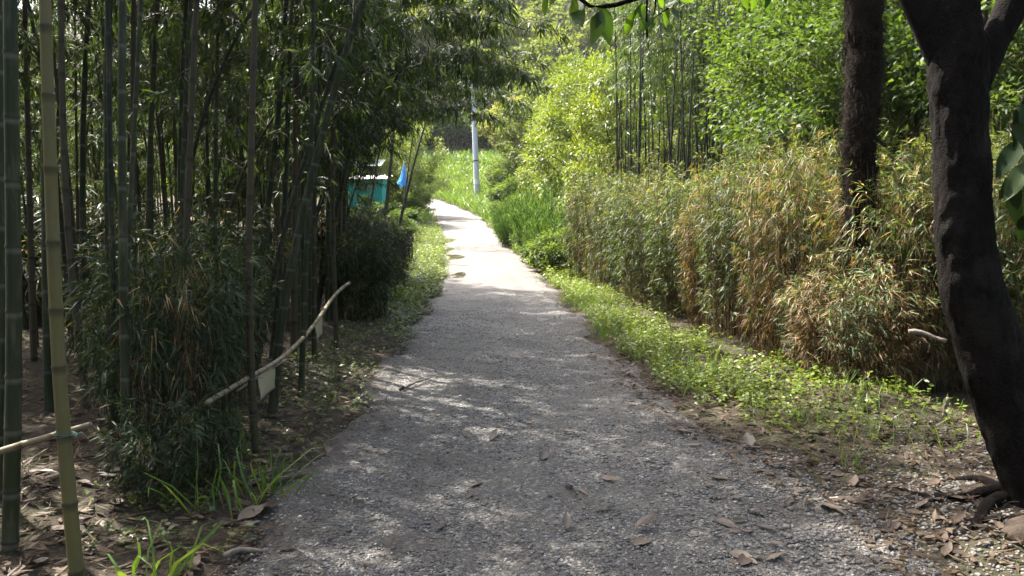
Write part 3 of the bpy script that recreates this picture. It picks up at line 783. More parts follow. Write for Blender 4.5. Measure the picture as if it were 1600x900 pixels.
# ------------------------------------------------------------------ broadleaf trees
def tree_geo(seed, H, cr, cz0, tr, nclump, nleaf, leafL, wr=.48, spread=.5, flat=.65, lean=(0, 0)):
    rr = np.random.default_rng(seed)
    q = np.linspace(0, 1, 10)
    tp = np.stack([lean[0] * q ** 1.5 + .12 * np.sin(q * 5 + seed), lean[1] * q ** 1.5 + .12 * np.sin(q * 4 + 2 * seed), H * .8 * q - .1], 1)
    parts = [tube(tp, tr * (1 - .75 * q) * (1 + .5 * np.exp(-q * 14)), 9, True, wob=.04, r=rr)]
    cz = (H + cz0) / 2; ch = (H - cz0) / 2
    d = rand_dir(nclump, -1, 1, rr); rad = rr.uniform(.45, 1.0, nclump) ** .6
    C = d * rad[:, None] * [cr, cr, ch] + [lean[0] * .8, lean[1] * .8, cz]
    C += rr.normal(0, .12 * cr, C.shape) * [1, 1, .6]
    for i in rr.permutation(nclump)[:min(26, nclump)]:
        s = np.clip((C[i, 2] - .25 * cr - .5) / (H * .8), .15, .95)
        b = np.array([np.interp(s, q, tp[:, k]) for k in range(3)])
        t = np.linspace(0, 1, 5); mid = (C[i] - b)
        lp = b + mid * t[:, None] + np.array([0, 0, .12 * np.linalg.norm(mid)]) * np.sin(t * np.pi)[:, None] + rr.normal(0, .05, (5, 3)) * t[:, None]
        parts.append(tube(lp, tr * .32 * (1 - .8 * t), 5, False))
    w = rr.uniform(.5, 1.5, nclump); cnt = (w / w.sum() * nleaf).astype(int)
    k = np.repeat(np.arange(nclump), cnt); n = len(k)
    off = rand_dir(n, -1, 1, rr) * (rr.random(n) ** .45)[:, None] * (spread * rr.uniform(.7, 1.3, nclump))[k][:, None] * [1, 1, flat]
    P = C[k] + off
    outw = norm(off) * .9 + norm(C[k] - [0, 0, cz]) * .5 + rr.normal(0, .5, (n, 3)) + [0, 0, -.1]
    L = rr.uniform(*leafL, n)
    up = norm(rr.normal(0, .45, (n, 3)) + [0, 0, 1.0])
    rnd = np.clip(rr.random(n) * .6 + rr.random(nclump)[k] * .4, 0, 1)
    lf = leaf_geo(P, outw, L, L * rr.uniform(wr * .8, wr * 1.15, n), up, .2, .1, .45, rnd)
    tv, tf, ta = join(parts)
    return mesh_np('trunk', tv, tf, {}, True), mesh_np('crown', *lf)

def tree(name, geo, x, y, rz, sc, label, leafm, group=None, cat='tree', barkm='tree_bark', dz=-.05):
    root = empty(name, gp(x, y, dz), rz, sc); tag(root, label, cat, group)
    link('trunk', geo[0], M[barkm], root); tag(link('crown', geo[1], M[leafm], root), kind='stuff')
    return root

T_mid = [tree_geo(301, 7.0, 2.5, 1.6, .12, 95, 21000, (.075, .125), .5, .52),
         tree_geo(302, 8.5, 3.0, 2.2, .15, 105, 23000, (.08, .135), .48, .55),
         tree_geo(303, 6.0, 2.2, 1.0, .10, 85, 18000, (.07, .115), .52, .47)]
T_bright = tree_geo(304, 6.2, 2.0, .3, .08, 90, 22000, (.09, .15), .5, .44, .9)
T_far = [tree_geo(310, 11, 3.8, 2.0, .22, 60, 9000, (.28, .48), .55, 1.0),
         tree_geo(311, 9, 3.3, 1.2, .2, 55, 8000, (.26, .42), .55, .95),
         tree_geo(312, 13, 3.6, 2.5, .24, 60, 9000, (.28, .46), .55, .95)]

def px_x(px, Y): return (px - 800) / FPX * Y
WG = 'broadleaf trees behind the hedge'
for k, px, Y, rz, sc, lab in (
    (0, 1300, 15.5, .3, (.9, .9, .95), 'broadleaf tree showing behind the withered hedge clump'),
    (2, 1330, 12.2, 2.0, (1, 1, 1.0), 'leafy tree directly behind the palm trunk'),
    (1, 1420, 13.5, 1.0, (1, 1, .95), 'taller tree filling the gap between palm and dark tree'),
    (2, 1520, 11.0, 4.0, (1.05, 1.05, 1.1), 'leafy tree behind the fork of the dark tree'),
    (0, 1610, 12.0, 5.1, (1, 1, 1.05), 'broadleaf tree past the dark tree'),
    (1, 1215, 21.5, 3.3, (1, 1, 1), 'tree rising over the bamboo stand on its palm side'),
    (0, 1300, 18.5, 3.9, (1.1, 1.1, 1.15), 'large tree behind the tree that backs the palm'),
    (1, 1480, 19.0, .4, (1.1, 1.1, 1.05), 'large tree seen between the two dark trunks'),
    (2, 1240, 16.5, 5.5, (.5, .5, .62), 'small tree with spreading sprays just above the hedge'),
    (1, 1700, 18, .9, (1, 1, 1.1), 'tree at the outer end of the wood behind the hedge')):
    tree('broadleaf_tree', T_mid[k], px_x(px, Y), Y, rz, sc, lab, 'tree_leaf', WG)
for px, Y, rz, sc, lab in (
    (912, 29.5, .2, (1, 1, 1.18), 'bright yellow-green tree beside the bamboo stand'),
    (955, 25.0, 1.7, (.75, .75, 1.0), 'bright leafy sapling leaning against the bamboo stand'),
    (868, 36.0, 2.9, (.9, .9, .95), 'yellow-green young tree above the juniper'),
    (930, 32.0, 4.2, (1.1, 1.1, 1.2), 'larger yellow-green tree behind the brightest one'),
    (1010, 30.0, .9, (1.2, 1.2, 1.2), 'yellow-green tree glowing through the bamboo stand'),
    (1090, 31.0, 3.0, (1.2, 1.2, 1.25), 'sunlit tree behind the middle of the bamboo stand'),
    (1160, 30.0, 5.0, (1.2, 1.2, 1.2), 'sunlit tree behind the palm-side edge of the bamboo stand')):
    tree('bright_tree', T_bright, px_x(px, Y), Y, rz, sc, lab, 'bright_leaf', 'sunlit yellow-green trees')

# bamboo stand behind the hedge
stand_protos = [proto_bamboo(400 + k, H, r, h0, ln, .8, 6, .9, (.12, .2)) for k, (H, r, h0, ln) in enumerate(
    [(8.4, .032, 4.6, .05), (9.0, .038, 5.4, .04), (7.6, .026, 4.0, .08), (9.6, .034, 5.6, .03)])]
SL = 'slim bamboo culm of the sunlit stand behind the hedge'
pl2 = []
tries = 0
while len(pl2) < 58 and tries < 4000:
    tries += 1
    Y = random.uniform(17.5, 24); px = random.uniform(955, 1195)
    x = px_x(px, Y)
    if any((x - a) ** 2 + (Y - b) ** 2 < .09 for a, b in pl2): continue
    pl2.append((x, Y))
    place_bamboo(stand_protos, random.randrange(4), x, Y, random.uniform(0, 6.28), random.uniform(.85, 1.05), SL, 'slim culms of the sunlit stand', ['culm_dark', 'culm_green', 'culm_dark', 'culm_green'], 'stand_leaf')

# far wood on the slope, beyond the bend
HG = 'trees on the far slope'
rr = random.Random(5)
for i in range(170):
    Y = 94 + 75 * rr.random() ** 1.3; px = rr.uniform(540, 1150)
    x = px_x(px, Y)
    k = rr.randrange(3)
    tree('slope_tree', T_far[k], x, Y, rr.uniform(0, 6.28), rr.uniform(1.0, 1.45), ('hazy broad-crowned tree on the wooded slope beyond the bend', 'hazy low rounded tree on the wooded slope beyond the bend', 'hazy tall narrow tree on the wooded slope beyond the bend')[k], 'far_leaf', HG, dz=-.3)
BT = 'trees behind the bend'
for px, Y, k, sc, lab in ((700, 92, 1, .95, 'dark green tree standing over the tall grass at the bend'), (752, 90, 0, .9, 'tree directly behind the utility pole'), (660, 96, 2, .9, 'tall tree rising behind the end of the path'),
                     (806, 66, 1, .8, 'tree between the utility pole and the yellow-green trees'), (845, 56, 0, .75, 'olive tree behind the young yellow-green tree'), (622, 84, 0, .9, 'tree behind the hanging blue sheet'), (885, 60, 2, .9, 'tall tree behind the yellow-green group'),
                     (585, 74, 1, .9, 'tree rising behind the teal shed'), (790, 88, 2, 1., 'tall tree higher up behind the utility pole')):
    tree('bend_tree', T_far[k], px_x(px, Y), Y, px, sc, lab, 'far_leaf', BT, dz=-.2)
for px, Y, rz, lab in ((612, 44, .4, 'yellow-green sunlit tree behind the culms by the shed'), (560, 42, 2.2, 'sunlit tree overhanging the shed roof'), (640, 50, 1.2, 'bright small tree beside the hanging blue sheet')):
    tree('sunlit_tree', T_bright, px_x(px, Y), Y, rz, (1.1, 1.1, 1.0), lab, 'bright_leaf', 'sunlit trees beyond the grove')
LB = 'trees on the far side of the grove'
for x, y, k in ((-15.5, 9, 0), (-17, 14, 1), (-16, 19, 2), (-15, 24, 0), (-12, 29, 1), (-9, 33, 0), (-19, 28, 1), (-21, 19, 1), (-14, 36, 1), (-18, 6, 1)):
    tree('broadleaf_tree', T_mid[k], x, y, x * y, 1.05, 'sunlit tree glimpsed through the culms on the far side of the grove', 'tree_leaf', LB)

for x, y, k in ((-6.5, .5, 0), (-9, 2.5, 1), (-7, -3, 2), (-12, -2, 1), (-6, -6, 1), (-1.5, -8, 0), (3.5, -6.5, 1), (8, -5, 0), (7.5, -.5, 1), (9, 4, 1), (-4, -12, 1), (3, -13, 1), (12, -9, 1), (-11, -9, 1)):  # out of view, added to keep sky light off trunk and grove
    tree('broadleaf_tree', T_mid[k], x, y, x * y, 1.1, 'unseen tree added around the viewpoint to block sky light', 'tree_leaf', 'unseen trees added around the viewpoint')

rr = random.Random(9)
for i in range(30):
    y = rr.uniform(31, 62); x = rr.uniform(-1.0 * y - 6, -.27 * y - 2.5)
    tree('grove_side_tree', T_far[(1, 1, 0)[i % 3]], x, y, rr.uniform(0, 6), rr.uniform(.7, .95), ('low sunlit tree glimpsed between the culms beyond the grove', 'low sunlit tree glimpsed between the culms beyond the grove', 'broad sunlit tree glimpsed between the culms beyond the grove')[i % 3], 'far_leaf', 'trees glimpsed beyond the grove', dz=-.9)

# shrubs by the bend: juniper, withered bush, leafy shrubs
def juniper_geo(seed, rx, h, nsp, nleaf):
    rr = np.random.default_rng(seed); P, D, tubes = [], [], []
    for i in range(nsp):
        a = rr.uniform(0, 6.28); q = math.sqrt(rr.random()); out = np.array([math.cos(a), math.sin(a), 0])
        b = out * rx * q * .6; ln = h * rr.uniform(.35, 1.0) * (1 - .45 * q); tilt = rr.uniform(.1, .5) + .9 * q
        t = np.linspace(0, 1, 5); p = b + out * (tilt * ln * .6 * t ** 1.3)[:, None] + np.array([0, 0, 1.]) * (ln * t)[:, None]
        tubes.append(tube(p, .012 * (1 - .8 * t) + .002, 3, False))
        m = nleaf // nsp; s = rr.uniform(.2, 1, m)
        P.append(np.stack([np.interp(s, t, p[:, k]) for k in range(3)], 1) + rr.normal(0, .17, (m, 3)) * (1.2 - s)[:, None])
        D.append(out * .7 + rr.normal(0, .7, (m, 3)) + [0, 0, .8])
    P = np.concatenate(P); D = np.concatenate(D); n = len(P); L = rr.uniform(.07, .15, n)
    lf = leaf_geo(P, D, L, L * .26, norm(rr.normal(0, 1, (n, 3))), -.05, .1, .4, rr.random(n))
    return mesh_np('sprays', *lf), mesh_np('stems', *join(tubes))
jg = juniper_geo(501, 1.7, 2.9, 150, 21000)
def shrub(name, geo, x, y, rz, sc, lab, lm, grp=None, stm='tree_bark'):
    root = empty(name, gp(x, y, -.03), rz, sc); tag(root, lab, 'shrub', grp)
    tag(link('foliage', geo[0], M[lm], root), kind='stuff'); tag(link('stems', geo[1], M[stm], root), kind='stuff')
shrub('juniper_shrub', jg, px_x(858, 26.5), 26.5, .2, (.85, .85, 1.2), 'feathery bright green juniper above the verge', 'juniper')
shrub('juniper_shrub', jg, px_x(868, 24.5), 24.5, 2.2, (.65, .65, .9), 'smaller feathery juniper tucked against the hedge end', 'juniper')
shrub('withered_shrub', jg, px_x(806, 31), 31, 1.2, (.55, .55, 1.0), 'withered reddish-brown bush between the utility pole and the juniper', 'twig_red')
T_shrub = tree_geo(520, 1.7, 1.0, .05, .03, 40, 9000, (.07, .13), .55, .36, .8)
SG = 'leafy shrubs along the verge'
for px, Y, sc, lm, lab in ((838, 26.0, .8, 'tree_leaf', 'dark leafy shrub below the juniper'), (862, 23.0, .7, 'herb_leaf', 'leafy shrub against the hedge end'), (806, 33, .9, 'tree_leaf', 'shrub below the withered bush'),
                      (794, 42, 1.0, 'herb_leaf', 'shrub beside the foot of the utility pole'), (880, 21.8, .8, 'herb_leaf', 'small shrub touching the last hedge clump'), (812, 46, 1.6, 'tree_leaf', 'tall dark shrub behind the utility pole foot'), (792, 56, 1.4, 'bright_leaf', 'sunlit shrub above the bank behind the pole'),
                      (612, 33.5, .8, 'bright_leaf', 'sunlit yellow-green shrub by the slanting culms'), (628, 36, .9, 'herb_leaf', 'sunlit shrub beneath the hanging blue sheet'), (640, 43, 1.0, 'bright_leaf', 'bright shrub beside the path below the small blue sheet'), (590, 36, 1.1, 'bright_leaf', 'bright shrub in front of the teal shed wall'),
                      (655, 56, .9, 'herb_leaf', 'shrub at the inner side of the bend'), (622, 30, .55, 'bright_leaf', 'bright low bush beside the wooden stakes')):
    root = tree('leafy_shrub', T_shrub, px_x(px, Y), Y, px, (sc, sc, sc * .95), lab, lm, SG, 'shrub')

rr = random.Random(12)
for i in range(22):
    Y = rr.uniform(83, 92); px = 560 + i * 13
    tree('bank_bush', T_shrub, px_x(px, Y), Y, px, rr.uniform(2.0, 3.2), 'olive bush in the row along the top of the grass bank', 'far_leaf', 'bushes along the top of the grass bank', 'shrub')

# ------------------------------------------------------------------ verges, grass, litter
def herb_field(n, xs, ys, Lr, hr, wr=.6, rr=rng, up_t=.6):
    """little leafy stems: 6 leaves per stem"""
    m = 6
    z = ground(xs, ys)
    H = rr.uniform(*hr, n)
    stem_dir = norm(rr.normal(0, .35, (n, 3)) + [0, 0, 1])
    t = np.linspace(.25, 1, m)[None] + rr.uniform(-.1, .1, (n, m))
    base = np.stack([xs, ys, z], 1)
    P = (base[:, None] + stem_dir[:, None] * (H[:, None] * t)[..., None]).reshape(-1, 3)
    D = rand_dir(n * m, -.1, up_t, rr)
    L = rr.uniform(*Lr, n * m)
    rnd = np.clip(np.repeat(rr.random(n), m) * .5 + rr.random(n * m) * .5, 0, 1)
    return leaf_geo(P, D, L, L * rr.uniform(wr * .8, wr * 1.2, n * m), norm(rr.normal(0, .35, (n * m, 3)) + [0, 0, 1]), .15, .1, .5, rnd)
def blades(xs, ys, H, W, rr=rng, bend=.5):
    n = len(xs); b = np.stack([xs, ys, ground(xs, ys) - .01], 1)
    D = norm(rr.normal(0, .4, (n, 3)) * [1, 1, 0] + [0, 0, 1.0])
    side = norm(np.cross(D, rr.normal(0, 1, (n, 3)))); out = norm(rr.normal(0, 1, (n, 3)) * [1, 1, 0])
    H = H[:, None]; W = W[:, None]; bend = bend * rr.uniform(.3, 1.4, n)[:, None]
    p1 = b + D * H * .5 + out * H * bend * .2; p2 = b + D * H * .85 + out * H * bend * .62; p3 = b + D * H * (1.05 - .35 * bend) + out * H * bend * 1.15
    V = np.stack([b - side * W * .4, b + side * W * .4, p1 - side * W * .5, p1 + side * W * .5, p2 - side * W * .33, p2 + side * W * .33, p3], 1).reshape(-1, 3)
    k = (np.arange(n) * 7)[:, None]
    F = np.concatenate([k + [0, 1, 3], k + [0, 3, 2], k + [2, 3, 5], k + [2, 5, 4], k + [4, 5, 6]], 1).reshape(-1, 3)
    return V, F, {"rnd": np.repeat(rr.random(n), 7)}

def band(n, y0, y1, d0, d1, side, ybeta=(1, 1), dpow=1.0):
    y = y0 + rng.beta(*ybeta, n) * (y1 - y0)
    e = np.array([edge_r(v) if side > 0 else edge_l(v) for v in y])
    d = d0 + (d1 - d0) * rng.random(n) ** dpow
    return e + side * d, y
# right-hand verge
xs1, ys1 = band(6200, 6.6, 21, .12, 1.2, 1, (1, 1.1), 1.1)
dens = np.sin(xs1 * 3 + ys1 * 1.3) + np.sin(ys1 * 2.1) * .6 + rng.normal(0, .6, len(xs1))
k = (dens > -.25) & (rng.random(len(xs1)) < np.clip((ys1 - 5.6) / 3.5, .15, 1)); xs1, ys1 = xs1[k], ys1[k]
xs2, ys2 = band(700, 5.0, 8.2, .35, 1.9, 1, (1.2, 1), 1)
k = rng.random(len(xs2)) < np.clip((ys2 - 4.6) / 2.4, .1, 1); xs2, ys2 = xs2[k], ys2[k]
xs3, ys3 = band(4200, 20, 46, .0, 1.9, 1, (1, 1.5), .9)
v = join([herb_field(len(xs1), xs1, ys1, (.016, .07), (.05, .28)), herb_field(len(xs2), xs2, ys2, (.03, .06), (.04, .17)), herb_field(len(xs3), xs3, ys3, (.05, .11), (.10, .45))])
o = link('verge_herbs', mesh_np('verge_herbs', *v), M['herb_leaf']); tag(o, 'low sunlit green weeds on the verge below the hedge', 'weeds', kind='stuff')
# left-hand verge
xs1, ys1 = band(2700, 6.2, 16, -.05, 1.0, -1, (1.7, 1.0), 1.2)
k = np.sin(xs1 * 3.7 + ys1 * 1.1) + rng.normal(0, .7, len(xs1)) > -.25; xs1, ys1 = xs1[k], ys1[k]
xs2, ys2 = band(230, 3.6, 7, .05, .9, -1)
v = join([herb_field(len(xs1), xs1, ys1, (.015, .06), (.03, .16)), herb_field(len(xs2), xs2, ys2, (.015, .05), (.03, .12))])
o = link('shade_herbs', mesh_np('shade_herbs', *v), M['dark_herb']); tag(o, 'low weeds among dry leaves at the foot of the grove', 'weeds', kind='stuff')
xs3, ys3 = band(5200, 15, 44, -.05, 1.5, -1, (1, 1.4), 1.0)
v = herb_field(len(xs3), xs3, ys3, (.045, .10), (.08, .38))
o = link('sunny_herbs', mesh_np('sunny_herbs', *v), M['bright_leaf']); tag(o, 'bright yellow-green weeds on the verge past the end of the grove', 'weeds', kind='stuff')
# grass on both verges and the tall grass bank at the bend
x1, y1 = band(2200, 7, 24, .08, .8, 1, (1, 1.2)); x2, y2 = band(1500, 14, 40, .0, 1.0, -1); x3, y3 = band(420, 5.0, 7.5, .4, 1.7, 1)
gsets = [blades(x1, y1, rng.uniform(.10, .34, len(x1)), rng.uniform(.005, .009, len(x1))), blades(x2, y2, rng.uniform(.12, .35, len(x2)), rng.uniform(.008, .014, len(x2))), blades(x3, y3, rng.uniform(.08, .28, len(x3)), rng.uniform(.004, .007, len(x3)))]
o = link('verge_grass', mesh_np('verge_grass', *join(gsets)), M['grass_blade']); tag(o, 'thin grass blades along both verges', 'grass', kind='stuff')
x1, y1 = band(11000, 44, 73, .1, 8, 1, (1, 1), 1.0)
xb = rng.uniform(-16, 2, 9000); yb_ = rng.uniform(72, 90, 9000)
kb = np.abs(xb - road_c(yb_)) > 1.7; xb, yb_ = xb[kb], yb_[kb]; x2, y2 = band(1500, 44, 70, .1, 3, -1)
x3, y3 = band(3500, 28, 48, .1, 2.6, 1)
gsets = [blades(xb, yb_, rng.uniform(.5, 1.5, len(xb)), rng.uniform(.05, .09, len(xb))), blades(x1, y1, rng.uniform(.35, 1.15, len(x1)), rng.uniform(.03, .06, len(x1))), blades(x2, y2, rng.uniform(.3, .8, len(x2)), rng.uniform(.03, .05, len(x2))), blades(x3, y3, rng.uniform(.2, .55, len(x3)), rng.uniform(.015, .03, len(x3)))]
o = link('tall_grass', mesh_np('tall_grass', *join(gsets)), M['grass_blade']); tag(o, 'tall sunlit grass on the bank where the path bends', 'grass', kind='stuff')

# dry leaf litter
def litter_geo(xs, ys, L, wr, z=None, rr=rng):
    n = len(xs); z = ground(xs, ys) if z is None else z
    a = rr.uniform(0, 6.28, n)
    D = np.stack([np.cos(a), np.sin(a), rr.normal(.05, .16, n)], 1)
    P = np.stack([xs, ys, z + rr.uniform(.004, .03, n)], 1)
    return leaf_geo(P, D, L, L * wr, norm(rr.normal(0, .3, (n, 3)) + [0, 0, 1]), rr.uniform(-.1, .15, n), rr.uniform(-.3, .4, n)[:, None], .45, rr.random(n))
parts = []
n = 9000; y = 2.6 + rng.beta(1, 1.6, n) * 14; x = np.array([edge_l(v) for v in y]) + .1 - rng.random(n) ** .8 * (1.2 + y * .45)
parts.append(litter_geo(x, y, rng.uniform(.04, .12, n), rng.uniform(.13, .3, n)))
n = 4200; x, y = band(n, 3.0, 9.5, -.35, 1.9, 1, (1, 1.1)); zz = np.maximum(ground(x, y), np.where(x < np.array([edge_r(v) for v in y]), road_top(x, y), -9))
parts.append(litter_geo(x, y, rng.uniform(.03, .11, n), rng.uniform(.15, .4, n), zz))
n = 900; y = 2.8 + rng.beta(1, 2, n) * 12; t = rng.random(n); x = np.array([edge_l(v) for v in y]) + .05 + (np.where(rng.random(n) < .6, rng.random(n) ** 2 * .8, rng.random(n) * 2.6))
parts.append(litter_geo(x, y, rng.uniform(.02, .07, n), rng.uniform(.1, .3, n), road_top(x, y)))
n = 5000; side = rng.random(n) < .6; y = 2.8 + rng.beta(1, 1.8, n) * 11
x = np.where(side, np.array([edge_l(v) for v in y]) + .35 - rng.random(n) ** .7 * 2.2, np.array([edge_r(v) for v in y]) - .5 + rng.random(n) * 2.2)
zz = np.maximum(ground(x, y), np.where((x < np.array([edge_r(v) for v in y])) & (x > np.array([edge_l(v) for v in y])), road_top(x, y), -9))
parts.append(litter_geo(x, y, rng.uniform(.03, .16, n), rng.uniform(.025, .06, n), zz))
o = link('leaf_litter', mesh_np('leaf_litter', *join(parts)), M['litter']); tag(o, 'brown dry leaf litter under the grove and along the path', 'leaf litter', kind='stuff')

# grass tufts one can pick out in the foreground
def tuft(px, py, nb, H, W, lab, bend=.6, mat='grass_blade', spread=.06):
    p = hit(px, py); r_ = np.random.default_rng(px)
    root = empty('grass_tuft', tuple(p)); tag(root, lab, 'grass tuft', 'grass tufts on the shaded verge')
    for i in range(nb):
        xs = p[0] + r_.normal(0, spread, 1); ys = p[1] + r_.normal(0, spread, 1)
        V, F, A = blades(xs, ys, np.array([H * r_.uniform(.55, 1.1)]), np.array([W * r_.uniform(.7, 1.2)]), r_, bend)
        V = V - p
        link('blade', mesh_np('blade', V, F, A), M[mat], root)
tuft(278, 900, 9, .32, .017, 'broad-bladed grass tuft beside the yellow-olive post', .75)
tuft(225, 905, 7, .28, .016, 'small broad grass tuft at the foot of the yellow-olive post', .7)
tuft(310, 810, 4, .55, .014, 'tall thin grass blades standing below the dwarf bamboo', .25, spread=.03)
tuft(385, 790, 16, .42, .014, 'thick green grass tuft below the tied rail post', .6, spread=.09)
tuft(415, 780, 12, .32, .012, 'green grass tuft touching the path edge', .6, spread=.06)
tuft(372, 720, 8, .55, .012, 'upright grass blades beside the tied rail post', .35, spread=.04)
tuft(340, 790, 10, .38, .012, 'drooping grass tuft under the dwarf bamboo', .9, spread=.1)
tuft(1245, 660, 16, .22, .007, 'bright fine grass tuft at the foot of the withered hedge', .7, spread=.09)
tuft(1335, 735, 16, .24, .007, 'fine green grass tuft near the roots of the dark tree', .7, spread=.08)
tuft(1385, 680, 14, .24, .008, 'fine grass tuft between the palm and the dark tree', .7, spread=.09)

# ------------------------------------------------------------------ palm and dark tree
pb = np.array([px_x(1337, 7.5), 7.5, 0]); pb[2] = ground(pb[0], pb[1])
palm = empty('windmill_palm', tuple(pb)); tag(palm, 'shaggy dark fibre-covered palm trunk growing out of the hedge', 'palm')
q = np.linspace(0, 1, 60); rr_ = np.random.default_rng(3)
line = np.stack([.015 * np.sin(q * 4) + .012 * np.sin(q * 25), .03 * q, 5.6 * q - .1], 1)
rad = .098 + .07 * np.clip(q * 1.6, 0, 1) + .012 * np.sin(np.arange(60) * 2.3) + rr_.normal(0, .006, 60)
link('trunk', mesh_np('trunk', *tube(line, rad, 16, True, wob=.05, r=rr_), smooth=True), M['palm_bark'], palm)
n = 15000; s = rr_.random(n) ** .9; a = rr_.uniform(0, 6.28, n)
cx = np.interp(s, q, line[:, 0]); cyy = np.interp(s, q, line[:, 1]); cz = np.interp(s, q, line[:, 2]); cr = np.interp(s, q, rad)
o_ = np.stack([np.cos(a), np.sin(a), np.zeros(n)], 1)
P = np.stack([cx, cyy, cz], 1) + o_ * (cr * .95)[:, None]
D = o_ * rr_.uniform(.15, .8, n)[:, None] + rr_.normal(0, .45, (n, 3)) + [0, 0, -.3]
lf = leaf_geo(P, D, rr_.uniform(.03, .13, n), .0045, norm(rr_.normal(0, 1, (n, 3))), .3, 0, .4, rr_.random(n))
tag(link('fibre', mesh_np('fibre', *lf), M['palm_fibre'], palm), kind='stuff')
lb = []
for k in range(70):                                        # old leaf bases ringed round the trunk
    s1 = rr_.uniform(.18, .98); a1 = k * 2.4
    c = np.array([np.interp(s1, q, line[:, i]) for i in range(3)]); od = np.array([math.cos(a1), math.sin(a1), 0]); r1 = np.interp(s1, q, rad)
    t = np.linspace(0, 1, 3)
    p = c + od * (r1 * .9 + .05 * t)[:, None] + np.array([0, 0, 1.]) * (.10 * t)[:, None]
    link('leaf_base', mesh_np('leaf_base', *tube(p, .022 * (1 - .6 * t), 5, True)), M['palm_bark'], palm)
fr = []
for i in range(26):
    a1 = (i - 12.5) / 12.5 * 2.35
    fr.append(([0.75, 0, 0], [math.cos(a1), math.sin(a1), .05 * math.cos(3 * a1)]))
P = np.array([f[0] for f in fr], float); D = np.array([f[1] for f in fr], float)
fv = leaf_geo(P, D, .55, .045, np.tile([0, 0, 1.0], (26, 1)), .25, .25, .5)
t = np.linspace(0, 1, 4)
frond_me = mesh_np('frond', *join([fv, tube(np.stack([.78 * t, 0 * t, .0 * t], 1), .012, 4, True, {"rnd": np.zeros(4)})]))
for i in range(17):
    link('frond', frond_me, M['tree_leaf'], palm, (line[-1][0], line[-1][1], 5.4), (0, R(rr_.uniform(-50, 45)), i * 2.4))

tb = hit(1622, 778)
TY = float(tb[1])
dtree = empty('dark_tree', tuple(tb)); tag(dtree, 'thick dark trunk forking overhead at the pebbled edge of the path', 'tree')
pix = [(1640, 800, 104), (1618, 740, 100), (1586, 660, 98), (1552, 560, 95), (1517, 450, 88), (1508, 380, 80), (1503, 300, 76), (1499, 225, 73), (1498, 150, 78), (1496, 90, 82), (1490, 30, 72), (1488, -60, 66)]
cl = np.array([at_depth(a, b, TY) for a, b, w in pix]) - tb; rw = np.array([w / FPX * TY / 2 for a, b, w in pix])
top = cl[-1]
ext = np.array([top + np.array([-.10 * k, .12 * k, .62 * k]) for k in range(1, 6)]); cl = np.concatenate([cl, ext]); rw = np.concatenate([rw, rw[-1] * np.array([.85, .7, .55, .4, .25])])
sq = np.linspace(0, 1, 190); dd_ = np.linspace(0, 1, len(cl))
cl2 = np.stack([np.interp(sq, dd_, cl[:, i]) for i in range(3)], 1); rw2 = np.interp(sq, dd_, rw)
ker = np.ones(5) / 5
cl2 = np.stack([np.convolve(np.pad(cl2[:, i], 2, mode='edge'), ker, 'valid') for i in range(3)], 1)
cl2[0, 2] = -.12
V, F, A = tube(cl2, rw2, 64, True)
# swellings and knots
rel = V.copy()
def knot(c, r, amp):
    global V
    dv = V - np.array(c); dist = np.linalg.norm(dv, axis=1)
    ax = np.array([np.interp(V[:, 2], cl2[:, 2], cl2[:, i]) for i in (0, 1)]).T
    od = np.concatenate([V[:, :2] - ax, np.zeros((len(V), 1))], 1); od = norm(od)
    V = V + od * (amp * np.exp(-(dist / r) ** 2))[:, None]
for a_, b_, r_, am in ((1458, 365, .09, .055), (1466, 322, .07, .045), (1456, 130, .1, .03), (1462, 190, .07, .025), (1470, 480, .1, .02), (1536, 250, .12, .02), (1512, 610, .10, .05)):
    knot(at_depth(a_, b_, TY - .1) - tb, r_, am)
fl = np.exp(-np.clip(V[:, 2] + .1, 0, 9) / .16)
ang = np.arctan2(V[:, 1] - cl2[0, 1], V[:, 0] - cl2[0, 0])
V[:, 0] += (V[:, 0] - cl2[0, 0]) * fl * (.25 + .25 * np.sin(4 * ang)); V[:, 1] += (V[:, 1] - cl2[0, 1]) * fl * (.25 + .25 * np.sin(4 * ang))
def rough_bark(V, cl):
    from mathutils import noise as mn
    ax = np.stack([np.interp(V[:, 2], cl[:, 2], cl[:, i]) for i in (0, 1)] , 1)
    od = norm(np.concatenate([V[:, :2] - ax, np.zeros((len(V), 1))], 1))
    out = np.empty(len(V))
    for i, v in enumerate(V):
        w = Vector((v[0] * 16, v[1] * 16, v[2] * 7))
        ridg = 1 - abs(mn.noise(w)) * 2
        out[i] = .008 * ridg + .006 * mn.noise(w * 3.1) + .006 * mn.noise(Vector((v[0] * 5, v[1] * 5, v[2] * 3.5)))
    return V + od * out[:, None]
V = rough_bark(V, cl2)
link('trunk', mesh_np('trunk', V, F, {}, True), M['bark'], dtree)
def limb(pxs, w0, w1, name='limb', grow=None, yb=0.0):
    p = [at_depth(a, b, TY + yb * i) - tb for i, (a, b) in enumerate(pxs)]
    if grow: p += [p[-1] + np.array(g_) for g_ in grow]
    p = np.array(p); d_ = np.concatenate([[0], np.cumsum(np.linalg.norm(np.diff(p, axis=0), axis=1))]); s_ = np.linspace(0, d_[-1], 26)
    pp = np.stack([np.interp(s_, d_, p[:, i]) for i in range(3)], 1)
    pp = np.stack([np.convolve(np.pad(pp[:, i], 2, mode='edge'), ker, 'valid') for i in range(3)], 1)
    link(name, mesh_np(name, *tube(pp, np.linspace(w0, w1, 26), 14, True, wob=.02), smooth=True), M['bark'], dtree)
    return pp
sc_ = TY / FPX / 2
L1 = limb([(1512, 160), (1545, 80), (1578, 15), (1605, -60)], 44 * sc_, 26 * sc_, grow=[(.35, .2, .6), (.6, .3, 1.3), (.8, .5, 2.2)])
